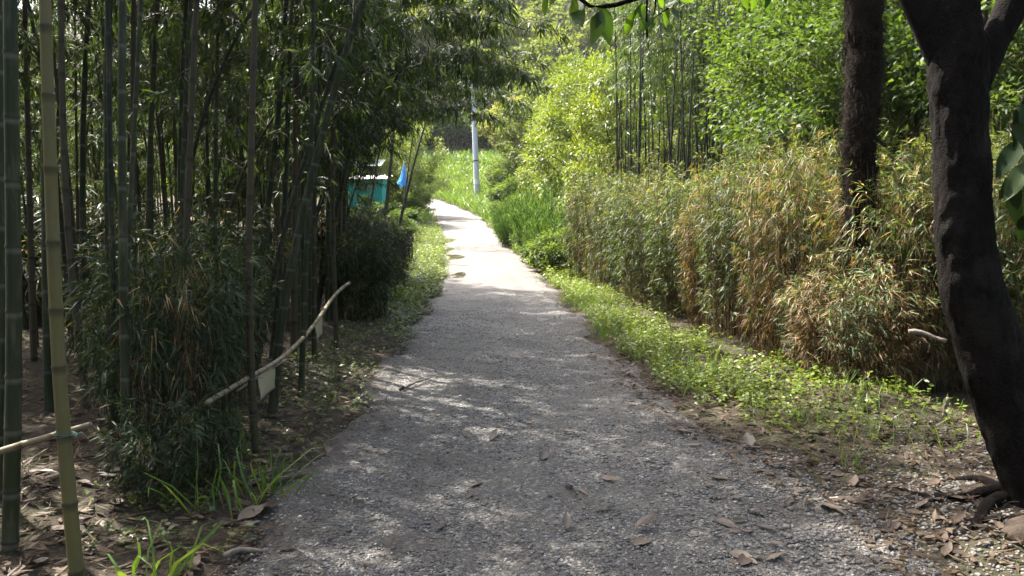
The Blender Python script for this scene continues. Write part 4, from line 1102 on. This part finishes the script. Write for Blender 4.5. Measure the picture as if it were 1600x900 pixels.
L2 = limb([(1488, 120), (1456, 50), (1428, -5), (1400, -80)], 48 * sc_, 26 * sc_, grow=[(-.35, -.1, .4), (-.8, -.1, .8), (-1.4, 0, 1.1)])
L3 = limb([(1560, 70), (1590, 20), (1630, -50)], 26 * sc_, 15 * sc_, grow=[(.4, -.2, .6), (.8, -.4, 1.0)])
# drooping bough that carries the big leaves hanging into the top of the view
b0 = L2[-8]; YB = 4.3
bp = [b0, at_depth(1180, -70, YB) - tb, at_depth(1080, -30, YB) - tb, at_depth(960, 8, YB) - tb, at_depth(925, 12, YB) - tb, at_depth(895, -10, YB) - tb, at_depth(850, -20, YB) - tb]
bp = np.array(bp); dq = np.concatenate([[0], np.cumsum(np.linalg.norm(np.diff(bp, axis=0), axis=1))]); s_ = np.linspace(0, dq[-1], 30)
bpp = np.stack([np.interp(s_, dq, bp[:, i]) for i in range(3)], 1)
bough = link('bough', mesh_np('bough', *tube(bpp, np.linspace(.03, .009, 30), 8, True, wob=.03), smooth=True), M['bark'], dtree)
tw = [np.array([at_depth(1012, -25, YB), at_depth(1010, 30, YB), at_depth(1011, 60, YB)]) - tb, np.array([at_depth(1025, -25, YB), at_depth(1024, 10, YB), at_depth(1020, 30, YB), at_depth(1045, 12, YB)]) - tb]
for t_ in tw: link('twig', mesh_np('twig', *tube(t_, .006, 5, True)), M['bark'], bough)

def big_leaf_me(name, L, W, curl=.25, seed=0):
    """broad leaf blade with midrib fold, wavy edge and curl"""
    r_ = np.random.default_rng(seed); m = 9; t = np.linspace(0, 1, m)
    w = W / 2 * np.sin(np.pi * np.clip(t, .0, 1) ** .8) ** .75; w[0] = .002; w[-1] = .001
    zc = -curl * L * t ** 2
    rows = []
    for i in range(m):
        wav = .06 * W * np.sin(t[i] * 14 + r_.uniform(0, 6))
        rows += [[L * t[i], -w[i], zc[i] + .22 * w[i] + wav], [L * t[i], -w[i] * .5, zc[i] + .08 * w[i]], [L * t[i], 0, zc[i]], [L * t[i], w[i] * .5, zc[i] + .08 * w[i]], [L * t[i], w[i], zc[i] + .22 * w[i] - wav]]
    V = np.array(rows); F = []
    for i in range(m - 1):
        for j in range(4):
            a = i * 5 + j; F.append([a, a + 1, a + 6, a + 5])
    me = mesh_np(name, V, np.array(F), {"rnd": np.full(len(V), r_.random())}, True)
    return me
BL = [big_leaf_me('leaf', .17, .07, .12, k) for k in range(4)]
def orient(o, base, tip, roll=0.0):
    d = Vector(tip) - Vector(base)
    x_ = d.normalized(); n_ = Vector((random.uniform(-.5, .5), -1, .35)); z_ = (n_ - x_ * n_.dot(x_)).normalized(); y_ = z_.cross(x_)
    qn = Matrix((x_, y_, z_)).transposed().to_quaternion() @ Euler((random.uniform(-.7, .7), 0, 0)).to_quaternion()
    o.location = base; o.rotation_mode = 'QUATERNION'; o.rotation_quaternion = qn
    L = d.length; o.scale = (L / .17, L / .17 * .95, L / .17)
BL2 = [m_.copy() for m_ in BL]
for m_ in BL2: m_.materials.clear()
leafpx = [((856, -12), (848, 26), 1.3), ((893, 0), (882, 17), .6), ((897, -4), (898, 36), 1.5), ((900, -2), (906, 36), 1.2), ((937, 14), (928, 68), 1.4), ((941, 10), (953, 68), 1.3), ((936, 16), (918, 28), .4),
          ((938, 12), (934, 42), .9), ((990, 20), (975, 58), .5), ((1008, 8), (988, 30), .3), ((1042, 12), (1040, 42), .3), ((1046, 14), (1068, 30), .4), ((1060, -6), (1084, 4), .2), ((1012, 20), (1004, 46), .7), ((1020, 25), (1016, 50), .5), ((1048, 12), (1056, -8), .4),
          ((868, -20), (862, 6), 1.0), ((1000, -10), (984, 6), .5), ((1030, -6), (1036, 14), .8)]
for i, (a, b, ro) in enumerate(leafpx):
    o = link('leaf', BL[i % 4], M['big_leaf'], bough)
    orient(o, at_depth(*a, YB + random.uniform(-.12, .12)) - tb, at_depth(*b, YB + random.uniform(-.1, .1)) - tb, ro)
# leafy branches of the same tree at the outer edge and overhead
br2 = limb([(1700, 40), (1640, 90), (1600, 150), (1585, 210)], .022, .006, 'side_branch')
lobj = dtree.children[-1]
for i in range(16):
    a = (random.uniform(1578, 1630), random.uniform(80, 330)); l = random.uniform(45, 75); an = random.uniform(.6, 2.2)
    o = link('leaf', BL2[i % 4], M['big_leaf_shaded'], lobj)
    yy_ = TY + random.uniform(-.35, .25)
    orient(o, at_depth(*a, yy_) - tb, at_depth(a[0] + l * math.cos(an), a[1] + l * math.sin(an), yy_ + random.uniform(-.1, .1)) - tb, random.uniform(.2, 1.5))
for i, (px_, py_, l_, an_) in enumerate([(1180, -12, 30, 1.7), (1195, -14, 34, 1.4), (1160, -14, 30, 1.3), (1205, -10, 26, 2.0)]):
    o = link('leaf', BL[i % 4], M['big_leaf'], bough)
    orient(o, at_depth(px_, py_, YB) - tb, at_depth(px_ + l_ * math.cos(an_), py_ + l_ * math.sin(an_), YB) - tb, 1.2)
# its crown above the frame
rc = np.random.default_rng(11)
cc = []
for k in range(70):
    d_ = rand_dir(1, -.3, 1, rc)[0]; cc.append(np.array([.9, .2, 5.5]) + d_ * np.array([3.3, 3.1, 1.7]) * rc.uniform(.4, 1))
cc = np.array(cc); k = np.repeat(np.arange(70), 44); n = len(k)
P = cc[k] + rand_dir(n, -1, 1, rc) * (rc.random(n) ** .5 * .5)[:, None] * [1, 1, .6]
D = norm(P - cc[k]) + rc.normal(0, .5, (n, 3)) + [0, 0, -.2]; L = rc.uniform(.12, .2, n)
lf = leaf_geo(P, D, L, L * .38, norm(rc.normal(0, .4, (n, 3)) + [0, 0, 1]), .2, .12, .5, rc.random(n))
tag(link('crown', mesh_np('crown', *lf), M['big_leaf'], dtree), kind='stuff')
tws = []
for i in range(0, 70, 2):
    s0 = [L1[-1], L2[-1], cl2[-8], L3[-1]][i % 4]
    t = np.linspace(0, 1, 5)[:, None]; tws.append(tube(s0 + (cc[i] - s0) * t + np.array([0, 0, .25]) * np.sin(t * 3.14), np.linspace(.022, .006, 5), 5, False))
link('twigs', mesh_np('twigs', *join(tws)), M['bark'], dtree)
# surface roots
for k, (a, l, w) in enumerate(((3.3, .9, .042), (2.7, .7, .034), (3.9, .6, .038), (4.6, .4, .05), (2.2, .5, .034))):
    t = np.linspace(0, 1, 12)
    x = .17 * math.cos(a) + l * t * np.cos(a + .5 * np.sin(t * 3 + k)); y_ = .17 * math.sin(a) + l * t * np.sin(a + .5 * np.sin(t * 3 + k))
    z = ground(x + tb[0], y_ + tb[1]) - tb[2] + .02 * (1 - t) ** .7 - .025 * t + .01 * np.sin(t * 9 + k)
    link('root', mesh_np('root', *tube(np.stack([x, y_, z], 1), w * (1 - .75 * t), 9, True, wob=.05), smooth=True), M['bark'], dtree)

# ------------------------------------------------------------------ rails, ties, signs
def line_at(line, z):
    i = np.argsort(line[:, 2]); return np.array([np.interp(z, line[i, 2], line[i, k]) for k in range(3)])
def rail(pts, r0, r1, mat, lab, gap=.16):
    pts = np.array(pts); d_ = np.concatenate([[0], np.cumsum(np.linalg.norm(np.diff(pts, axis=0), axis=1))]); s_ = np.linspace(0, d_[-1], 50)
    pp = np.stack([np.interp(s_, d_, pts[:, i]) for i in range(3)], 1)
    ker7 = np.ones(5) / 5; pp = np.stack([np.convolve(np.pad(pp[:, i], 2, mode='edge'), ker7, 'valid') for i in range(3)], 1)
    (V, F, A), _, _, _ = culm_geo(pp - pp[0], r0, r1, gap, 10)
    o = empty('bamboo_rail', tuple(pp[0])); tag(o, lab, 'rail')
    link('pole', mesh_np('pole', V, F, A, True), M[mat], o)
    return o, pp
def tie(parent, c, r, off, wraps=3):
    wraps = 2; t = np.linspace(0, wraps * 2 * np.pi, 40)
    p = np.stack([r * np.cos(t), r * np.sin(t), .012 * np.sin(t * .5) + (t / t[-1] - .5) * .018], 1)
    tail = p[-1] + np.array([[.012, -.01, .0], [.03, -.012, .004], [.045, -.01, -.004]])
    link('tie', mesh_np('tie', *tube(np.concatenate([p, tail]), .0016, 5, True)), M['string'], parent, tuple(np.array(c) - np.array(off)))
Y1 = float(post1_line[0][1])
pz = at_depth(97, 680, Y1); c1 = line_at(post1_line, pz[2])
behind = .07
short, sp = rail([at_depth(-40, 718, Y1 + behind - .02), at_depth(30, 696, Y1 + behind), at_depth(92, 678, Y1 + behind), at_depth(145, 662, Y1 + behind + .02)], .017, .013, 'culm_dead', 'short bamboo rail stub tied across the yellow-olive post')
tie(short, c1 + [0, .012, 0], .044, sp[0])
Y8 = float(post8_line[0][1]); pz = at_depth(390, 592, Y8); c8 = line_at(post8_line, pz[2])
p16 = hit(526, 548); Y16 = float(p16[1])
rp = [(318, 633, Y8 - .7), (350, 613, Y8 - .35), (388, 590, Y8 - .04), (420, 573, Y8 + .45), (440, 560, Y8 + .8), (462, 540, Y8 + 1.4), (480, 521, Y8 + 2.1), (498, 498, Y8 + 2.9), (512, 476, Y8 + 3.6), (522, 462, Y16 - .35), (533, 450, Y16 - .1), (548, 441, Y16 + .25)]
long, lp = rail([at_depth(*r_) for r_ in rp], .016, .021, 'culm_dead', 'long bent bamboo rail with two paper notices hanging from it', .19)
tie(long, c8, .036, lp[0])
# second thin stick lashed along the rail
t = np.linspace(0, 1, 8); st_ = np.array([at_depth(370 + 78 * k, 611 - 50 * k, Y8 - .1 + .95 * k) for k in t])
link('lashed_stick', mesh_np('lashed_stick', *tube(st_ - lp[0], .010, 6, True)), M['dead_wood'], long)
def notice(corners, Y, lab, ink):
    c = [at_depth(px, py, y) for (px, py), y in zip(corners, Y)]
    tl, tr, br, bl = c; o0 = (tl + tr) / 2
    m = 9; u = np.linspace(0, 1, m); V = []
    nrm = norm(np.cross(tr - tl, bl - tl)[None])[0]
    if nrm[1] > 0: nrm = -nrm
    def at(uu, vv, off=0):
        p = (tl * (1 - uu) + tr * uu) * (1 - vv) + (bl * (1 - uu) + br * uu) * vv
        return p + nrm * (.006 * math.sin(uu * 3.1) * math.sin(vv * 2.8) + .004 * math.sin(vv * 6 + uu * 3) + off) - o0
    front = [at(a, b) for b in u for a in u]; back = [at(a, b, -.0016) for b in u for a in u]
    F = []
    for i in range(m - 1):
        for j in range(m - 1):
            k = i * m + j; F.append([k, k + m, k + m + 1, k + 1]); F.append([m * m + k, m * m + k + 1, m * m + k + m + 1, m * m + k + m])
    edge = [j for j in range(m)] + [i * m + m - 1 for i in range(1, m)] + [(m - 1) * m + j for j in range(m - 2, -1, -1)] + [i * m for i in range(m - 2, 0, -1)]
    for a, b in zip(edge, edge[1:] + edge[:1]): F.append([a, b, m * m + b, m * m + a])
    root = empty('paper_notice', tuple(o0)); tag(root, lab, 'notice')
    link('sheet', mesh_np('sheet', np.array(front + back), np.array(F), None, True), M['paper'], root)
    if ink:
        sv = []
        for (u0, v0, u1, v1, w) in ink:
            t = np.linspace(0, 1, 4); p = np.array([at(u0 + (u1 - u0) * k, v0 + (v1 - v0) * k, .0015) for k in t])
            sv.append(tube(p, w, 4, True))
        link('lettering', mesh_np('lettering', *join(sv)), M['ink'], root)
    for uu in (.15, .85):
        p = at(uu, 0)
        tt_ = np.linspace(0, 1, 4); link('hanger', mesh_np('hanger', *tube(p + np.array([0, 0, .035]) * tt_[:, None] + nrm * -.004, .0018, 4, True)), M['string'], root)
w = .0026
ink = [(.20, .60, .40, .57, w), (.30, .58, .29, .78, w), (.30, .66, .38, .70, w),                      # first sign
       (.44, .58, .56, .56, w), (.45, .64, .56, .62, w), (.50, .55, .50, .76, w), (.46, .74, .57, .72, w), (.57, .56, .60, .74, w),
       (.66, .62, .70, .68, w * .8), (.76, .52, .88, .50, w), (.82, .46, .81, .66, w), (.75, .60, .90, .57, w), (.77, .68, .80, .62, w), (.84, .62, .90, .67, w), (.76, .72, .90, .69, w),
       (.35, .30, .42, .29, w * .5), (.50, .28, .60, .27, w * .5)]
notice([(403, 588), (429, 572), (430, 606), (407, 626)], [Y8 + .15, Y8 + .62, Y8 + .62, Y8 + .15], 'pale paper notice with a line of handwriting hanging by the tied post', ink)
notice([(492, 503), (503, 492), (504, 521), (495, 532)], [Y8 + 2.5, Y8 + 3.1, Y8 + 3.1, Y8 + 2.5], 'blank yellowish paper notice hanging near the far end of the long rail', [])

# ------------------------------------------------------------------ utility pole, shed, blue sheets, stakes
up = hit(746, 312)
PR = 9.5 / FPX * up[1] / 2
pole = empty('utility_pole', tuple(up)); tag(pole, 'pale grey concrete utility pole standing in the grass by the bend', 'utility pole')
t = np.linspace(0, 1, 12)
link('shaft', mesh_np('shaft', *tube(np.stack([-.30 * t * 1.2, 0 * t, 10.5 * t - .3], 1), PR - .06 * t, 18, True), smooth=True), M['concrete'], pole)
link('number_plate', mesh_np('number_plate', *tube(np.stack([np.full(2, -.05), [0., 0], [1.15, 1.5]], 1), PR + .004, 18, False), smooth=True), M['plate'], pole)
link('band', mesh_np('band', *tube(np.stack([np.full(2, -.12), [0., 0], [2.85, 2.95]], 1), PR, 18, True), smooth=True), M['cable'], pole)
link('crossarm', mesh_np('crossarm', *box((-.33, 0, 9.3), (1.8, .1, .1))), M['concrete'], pole)
for k in range(3):
    link('insulator', mesh_np('insulator', *tube(np.array([[-1.1 + .75 * k, 0, 9.35], [-1.1 + .75 * k, 0, 9.47], [-1.1 + .75 * k, 0, 9.55]]), np.array([.05, .07, .03]), 10, True), smooth=True), M['plate'], pole)

shy = 37.0; sx = px_x(578, shy); sz = at_depth(578, 322, shy)[2] 
shed = empty('teal_shed', (sx, shy, float(ground(sx, shy)))); tag(shed, 'small teal sheet-clad shed with a pale roof half hidden by culms', 'shed')
gz = float(ground(sx, shy)); base_z = 0; top_z = at_depth(578, 282, shy)[2] - gz
W_, D_ = 1.55, 1.8
# corrugated walls
def corr(w, h, amp=.018, pitch=.11):
    m = int(w / pitch * 4); x = np.linspace(-w / 2, w / 2, m); y = amp * np.sin(x / pitch * 2 * np.pi)
    V = np.concatenate([np.stack([x, y, 0 * x], 1), np.stack([x, y, 0 * x + h], 1), np.stack([x, y + .01, 0 * x], 1), np.stack([x, y + .01, 0 * x + h], 1)]); k = np.arange(m - 1)
    F = np.concatenate([np.stack([k, k + 1, k + m + 1, k + m], 1), np.stack([k + 2 * m + 1, k + 2 * m, k + 3 * m, k + 3 * m + 1], 1)])
    return V, F
hw = top_z
for nm, loc, rz, w in (('front_wall', (0, -D_ / 2, 0), 0, W_), ('back_wall', (0, D_ / 2, 0), math.pi, W_), ('side_wall', (W_ / 2, 0, 0), math.pi / 2, D_ - .04), ('side_wall', (-W_ / 2, 0, 0), -math.pi / 2, D_ - .04)):
    V, F = corr(w, hw); link(nm, mesh_np(nm, V, F), M['teal'], shed, loc, (0, 0, rz))
link('window', mesh_np('window', *box((.05, -D_ / 2 - .03, hw - .36), (.85, .04, .26))), M['glass_dark'], shed)
link('window_frame', mesh_np('window_frame', *join([box((.05, -D_ / 2 - .04, hw - .21), (.95, .05, .04)), box((.05, -D_ / 2 - .04, hw - .51), (.95, .05, .04)), box((-.40, -D_ / 2 - .04, hw - .36), (.04, .05, .26)), box((.50, -D_ / 2 - .04, hw - .36), (.04, .05, .26))])), M['teal'], shed)
V, F = corr(W_ + .5, D_ + .5, .02, .12); link('roof', mesh_np('roof', V, F), M['white_sheet'], shed, (0, -D_ / 2 - .25, hw + .02), (R(-90) + R(7), 0, 0))
# whitish sheets piled behind it
wy = 40.5; wx = px_x(566, wy)
wv = rng.normal(0, 1, (1,))
def crumple(name, w, h, d, seed, m=16):
    r_ = np.random.default_rng(seed); a = np.linspace(0, 2 * np.pi, m, endpoint=False); rows = []
    lv = np.linspace(0, 1, 9)
    for z in lv:
        rr2 = (1 - .85 * z ** 3) * (1 + .13 * np.sin(3 * a + z * 5 + seed) + r_.normal(0, .07, m))
        rows.append(np.stack([w / 2 * rr2 * np.cos(a), d / 2 * rr2 * np.sin(a), h * z + r_.normal(0, .02 * h, m) * (z > 0)], 1))
    V = np.concatenate(rows + [np.array([[0, 0, h * 1.01]])]); F = []
    for i in range(8):
        for j in range(m): F += [[i * m + j, i * m + (j + 1) % m, (i + 1) * m + (j + 1) % m], [i * m + j, (i + 1) * m + (j + 1) % m, (i + 1) * m + j]]
    for j in range(m): F.append([8 * m + j, 8 * m + (j + 1) % m, 9 * m])
    return mesh_np(name, V, np.array(F))
o = link('roofed_lean_to', None, loc=gp(wx, wy)); o.name = 'lean_to'; tag(o, 'pale patched lean-to roof showing above the teal shed', 'lean-to')
lz = at_depth(566, 262, wy)[2] - float(ground(wx, wy))
for sx_ in (-1.0, 1.0):
    for sy_ in (-.7, .7): link('post', mesh_np('post', *box((sx_, sy_, lz / 2), (.08, .08, lz))), M['dead_wood'], o)
for k in range(4):
    V, F = corr(.62, 1.9, .018, .1); link('roof_sheet', mesh_np('roof_sheet', V, F), M['white_sheet'], o, (-.92 + .6 * k, -.95, lz + .02 + .015 * (k % 2)), (R(-90) + R(14), 0, R(2 * (k % 2) - 1)))
link('back_board', mesh_np('back_board', *box((0, .75, lz * .55), (2.0, .03, lz * .7))), M['dead_wood'], o)
# hanging blue sheet on a stake
by = 38.0; bx_ = px_x(633, by); bz = float(ground(bx_, by))
bs = empty('blue_sheet', (bx_, by, bz)); tag(bs, 'bright blue plastic sheet hanging folded from a stake', 'plastic sheet')
zt = at_depth(632, 256, by)[2] - bz; zb = at_depth(632, 288, by)[2] - bz
m = 22; lv = np.linspace(0, 1, 10); a = np.linspace(0, 2 * np.pi, m, endpoint=False); rows = []
for z in lv:
    r_ = (.02 + .07 * z ** .5 + .11 * z ** 2.5) * (1 + .38 * np.sin(4 * a + 2.5 * z) + .16 * np.sin(9 * a))
    rows.append(np.stack([r_ * np.cos(a) - .10 * z ** 2, .7 * r_ * np.sin(a), zt + (zb - zt) * z + .13 * z ** 2 * np.sin(2 * a + .6) + .06 * z * np.sin(5 * a)], 1))
V = np.concatenate(rows); i = np.arange(9)[:, None] * m; j = np.arange(m)[None]
F = np.stack([i + j, i + (j + 1) % m, i + m + (j + 1) % m, i + m + j], -1).reshape(-1, 4)
link('sheet', mesh_np('sheet', V, F, None, True), M['tarp'], bs)
link('stake', mesh_np('stake', *tube(np.array([[0, 0, -.1], [.01, 0, zt * .6], [0, 0, zt + .15]]), .025, 7, True)), M['dead_wood'], bs)
p = hit(647, 330); o = link('blue_bundle', crumple('blue_bundle', .42, .36, .4, 3), M['tarp'], None, (p[0], p[1], p[2] + .12)); tag(o, 'small crumpled light blue sheet among the weeds by the bend', 'plastic sheet')
p = hit(645, 447); o = link('dark_tarp', crumple('dark_tarp', .75, .16, .4, 5, 20), M['tarp_dark'], None, (p[0] - .05, p[1], p[2] + .05), (0, R(-8), .3)); tag(o, 'crumpled dark blue tarp lying in the bright weeds', 'tarp')
p = hit(628, 448); o = link('pale_bag', crumple('pale_bag', .28, .17, .22, 9), M['tarp'], None, (p[0], p[1], p[2] + .04)); tag(o, 'pale blue plastic scrap beside the dark tarp', 'plastic scrap')
# wooden stakes
p = hit(636, 412); Ys = float(p[1])
sk = empty('stake_fence', tuple(p)); tag(sk, 'weathered wooden stakes with slanting boards at the verge', 'stake fence')
for (a, b, w_) in (((632, 414), (634, 362), .055), ((640, 412), (639, 366), .05), ((645, 414), (643, 372), .04), ((628, 412), (628, 374), .05)):
    link('stake', mesh_np('stake', *tube(np.array([at_depth(*a, Ys), at_depth(*b, Ys)]) - p, w_ * .8, 6, True)), M['dead_wood'], sk)
for (a, b) in (((622, 398), (645, 370)), ((622, 410), (638, 388))):
    A_, B_ = at_depth(*a, Ys - .08) - p, at_depth(*b, Ys - .08) - p; d_ = B_ - A_
    link('board', mesh_np('board', *box((0, 0, 0), (np.linalg.norm(d_), .03, .11), (0, -math.atan2(d_[2], d_[0]), 0))), M['dead_wood'], sk, tuple((A_ + B_) / 2))

# ------------------------------------------------------------------ things lying on the path
FL = [big_leaf_me('fallen_leaf', .17, w_, c_, 40 + k) for k, (w_, c_) in enumerate(((.055, -.12), (.065, .1), (.045, -.2), (.07, -.05), (.035, .05)))]
def fallen(px, py, Lpx, ang, label, group, mat='brown_leaf', k=None, tilt=None, lift=.012):
    p = hit(px, py); L = Lpx / FPX * math.hypot(p[1], 1.6)
    z = max(p[2], float(road_top(p[0], p[1])[0]) if edge_l(p[1]) < p[0] < edge_r(p[1]) else -9)
    # screen angle -> ground angle, foreshortened
    fs = max(.25, CAM_H / p[1]); ga = math.atan2(math.sin(ang) / fs, math.cos(ang))
    Lg = L * math.hypot(math.cos(ang), math.sin(ang) / fs); Lg = min(Lg, .24) * .82
    o = link('fallen_leaf', FL[random.randrange(5) if k is None else k], M[mat]); s = Lg / .17
    o.location = (p[0] - math.cos(ga) * Lg / 2, p[1] - math.sin(ga) * Lg / 2, z + lift)
    o.rotation_euler = (random.uniform(-.35, .35), random.uniform(-.12, .06) if tilt is None else tilt, ga); o.scale = (s, s, s)
    tag(o, label, 'leaf', group)
G1 = 'fallen leaves on the gravel path'; G2 = 'fallen leaves on the pebbled edge'; G3 = 'fallen leaves at the foot of the grove'
S1 = 'single dry brown leaf lying on the gravel path'
fallen(1012, 828, 52, .25, 'large curled grey-brown leaf, the upper of a pair on the path', G1, k=3, tilt=-.25, lift=.03)
fallen(1005, 850, 44, .45, 'flat grey-brown leaf, the lower of a pair on the path', G1, k=1, lift=.015)
fallen(885, 828, 20, 1.45, 'small reddish-brown leaf standing on its edge on the path', G1, k=0, tilt=-.2, lift=.02)
fallen(891, 768, 24, -.75, 'pale leathery leaf curled like a boat on the path', G1, k=2)
fallen(912, 775, 18, -.7, 'thin pale leaf beside the boat-shaped one', G1, k=4)
for px_, py_, l_, a_ in ((945, 803, 36, .15), (1065, 810, 36, .12), (1075, 682, 40, .05), (1085, 700, 30, .02), (1130, 756, 46, -.05), (1110, 768, 16, -.6), (1120, 788, 36, .02), (890, 680, 26, -.1), (952, 755, 24, -.5), (830, 665, 20, .1), (985, 885, 14, -.8), (905, 845, 14, .3),
                       (700, 690, 18, .1), (745, 762, 22, .4), (650, 680, 18, .1), (600, 675, 22, -.1), (560, 790, 18, .5), (640, 870, 20, -.3), (770, 690, 16, .9), (735, 780, 18, .6), (605, 745, 14, .5), (505, 690, 22, .2), (985, 640, 18, .1), (925, 560, 22, .0), (990, 575, 14, .4), (850, 720, 16, 1), (1020, 720, 20, .2),
                       (520, 850, 26, .3), (450, 870, 30, .2), (570, 720, 22, .4), (690, 830, 16, .9), (800, 845, 14, .2)):
    fallen(px_, py_, l_, a_, S1, G1)
S2 = 'dry brown leaf among the pebbles beside the path'
fallen(1300, 803, 46, -.75, 'large curled brown leaf on the pebbles below the dark tree', G2, k=1, tilt=-.12)
fallen(1390, 836, 56, .3, 'long brown leaf lying in dappled light on the pebbles', G2, k=0)
fallen(1225, 735, 56, -.1, 'long dark curled leaf at the edge of the verge', G2, k=2, tilt=-.1)
fallen(1170, 700, 22, 1.2, 'upright orange-brown leaf at the path edge', G2, k=3, tilt=-.2, lift=.02)
for i in range(60):
    px_, py_ = random.uniform(1130, 1590), random.uniform(670, 890)
    if py_ < 640 + (px_ - 1130) * .22: continue
    fallen(px_, py_, random.uniform(18, 46), random.uniform(-.6, .6), S2, G2)
for px_, py_, l_ in ((1068, 680, 20), (1120, 750, 14), (1385, 780, 18), (1335, 770, 16), (1512, 875, 24), (1168, 843, 22), (1480, 795, 18), (1050, 660, 16)):
    fallen(px_, py_, l_, random.uniform(-.4, .4), 'fallen leaf still yellow-green beside the path', G2, 'green_fallen')
S3 = 'dry brown leaf on the shaded ground of the grove'
fallen(838 - 400, 818, 22, .4, 'pale whitish curled leaf where the verge meets the gravel', G3, k=2, tilt=-.3, lift=.02)
for i in range(90):
    px_, py_ = random.uniform(10, 520), random.uniform(720, 895)
    if px_ > 560 - (py_ - 640) * .75: continue
    fallen(px_, py_, random.uniform(20, 44), random.uniform(-.7, .7), S3, G3)
# forked stick
p = hit(640, 607); pz = float(road_top(p[0], p[1])[0])
stk = empty('stick', (p[0], p[1], pz)); tag(stk, 'bare forked stick lying on the gravel near the grove verge', 'stick')
A0 = hit(629, 613); A1 = hit(676, 594)
pp = np.array([A0, A0 * .6 + A1 * .4, A1]) - np.array([p[0], p[1], 0]); pp[:, 2] = [.02, .035, .02]
link('stem', mesh_np('stem', *tube(pp, np.array([.014, .010, .005]), 7, True)), M['dead_wood'], stk)
B1 = hit(634, 592); pq = np.array([pp[1], (B1 - np.array([p[0], p[1], B1[2]])) + [0, 0, .02]]); link('fork', mesh_np('fork', *tube(pq, np.array([.006, .003]), 5, True)), M['dead_wood'], stk)
link('knob', mesh_np('knob', *tube(pp[0] + np.array([[-.03, -.01, -.012], [0, 0, .005], [.01, .01, .03]]), np.array([.012, .017, .009]), 7, True)), M['tree_bark'], stk)
# grey rock at the border of the pebbles
p = hit(1597, 838); r_ = np.random.default_rng(8)
o = link('rock', crumple('rock', .34, .13, .24, 2, 18), M['rock'], None, (p[0] + .08, p[1], p[2] - .02)); tag(o, 'brownish rounded rock at the pebbled edge below the dark tree', 'rock')
# broken branch and cut stump pieces on the verge
for a_, b_, w_, lab in (((1420, 518), (1478, 530), .022, 'pale broken branch caught in the withered hedge behind the dark tree'), ((1476, 655), (1480, 618), .018, 'short cut stake standing by the trunk of the dark tree'), ((430, 765), (482, 745), .022, 'piece of dark rotten wood at the edge of the path'), ((350, 880), (420, 866), .016, 'splintered piece of bark on the path edge near the grass tufts')):
    q0 = hit(*a_) if b_[1] > 700 or a_[1] > 640 else None
    if q0 is None: q0 = at_depth(*a_, 6.0); q1 = at_depth(*b_, 5.9)
    elif b_[1] < a_[1] - 30: q1 = at_depth(*b_, float(q0[1]))
    else: q1 = hit(*b_); q0[2] += .03; q1[2] += .03
    t = np.linspace(0, 1, 7)[:, None]; pp = (q1 - q0) * t + np.sin(t * 5) * np.array([0, .01, .012])
    o = link('wood_piece', mesh_np('wood_piece', *tube(pp, w_ * (1 - .4 * t[:, 0]), 8, True, wob=.12), smooth=True), M['dead_wood'] if 'dark' not in lab.split()[2:4] else M['root'], None, tuple(q0)); tag(o, lab, 'wood')

# ------------------------------------------------------------------ the bright hazy air
hm = bpy.data.materials.new('haze'); hm.use_nodes = True
hn = hm.node_tree; hn.nodes.clear()
ho = hn.nodes.new("ShaderNodeOutputMaterial"); hv = hn.nodes.new("ShaderNodeVolumePrincipled")
hv.inputs["Color"].default_value = (.93, .96, 1.0, 1); hv.inputs["Density"].default_value = HAZE; hv.inputs["Anisotropy"].default_value = .35
hn.links.new(hv.outputs[0], ho.inputs["Volume"])
hz = link('haze', mesh_np('haze', *box((0, 145, 40), (340, 340, 96))), hm); tag(hz, 'thin bright summer haze in the air', 'haze', kind='stuff')
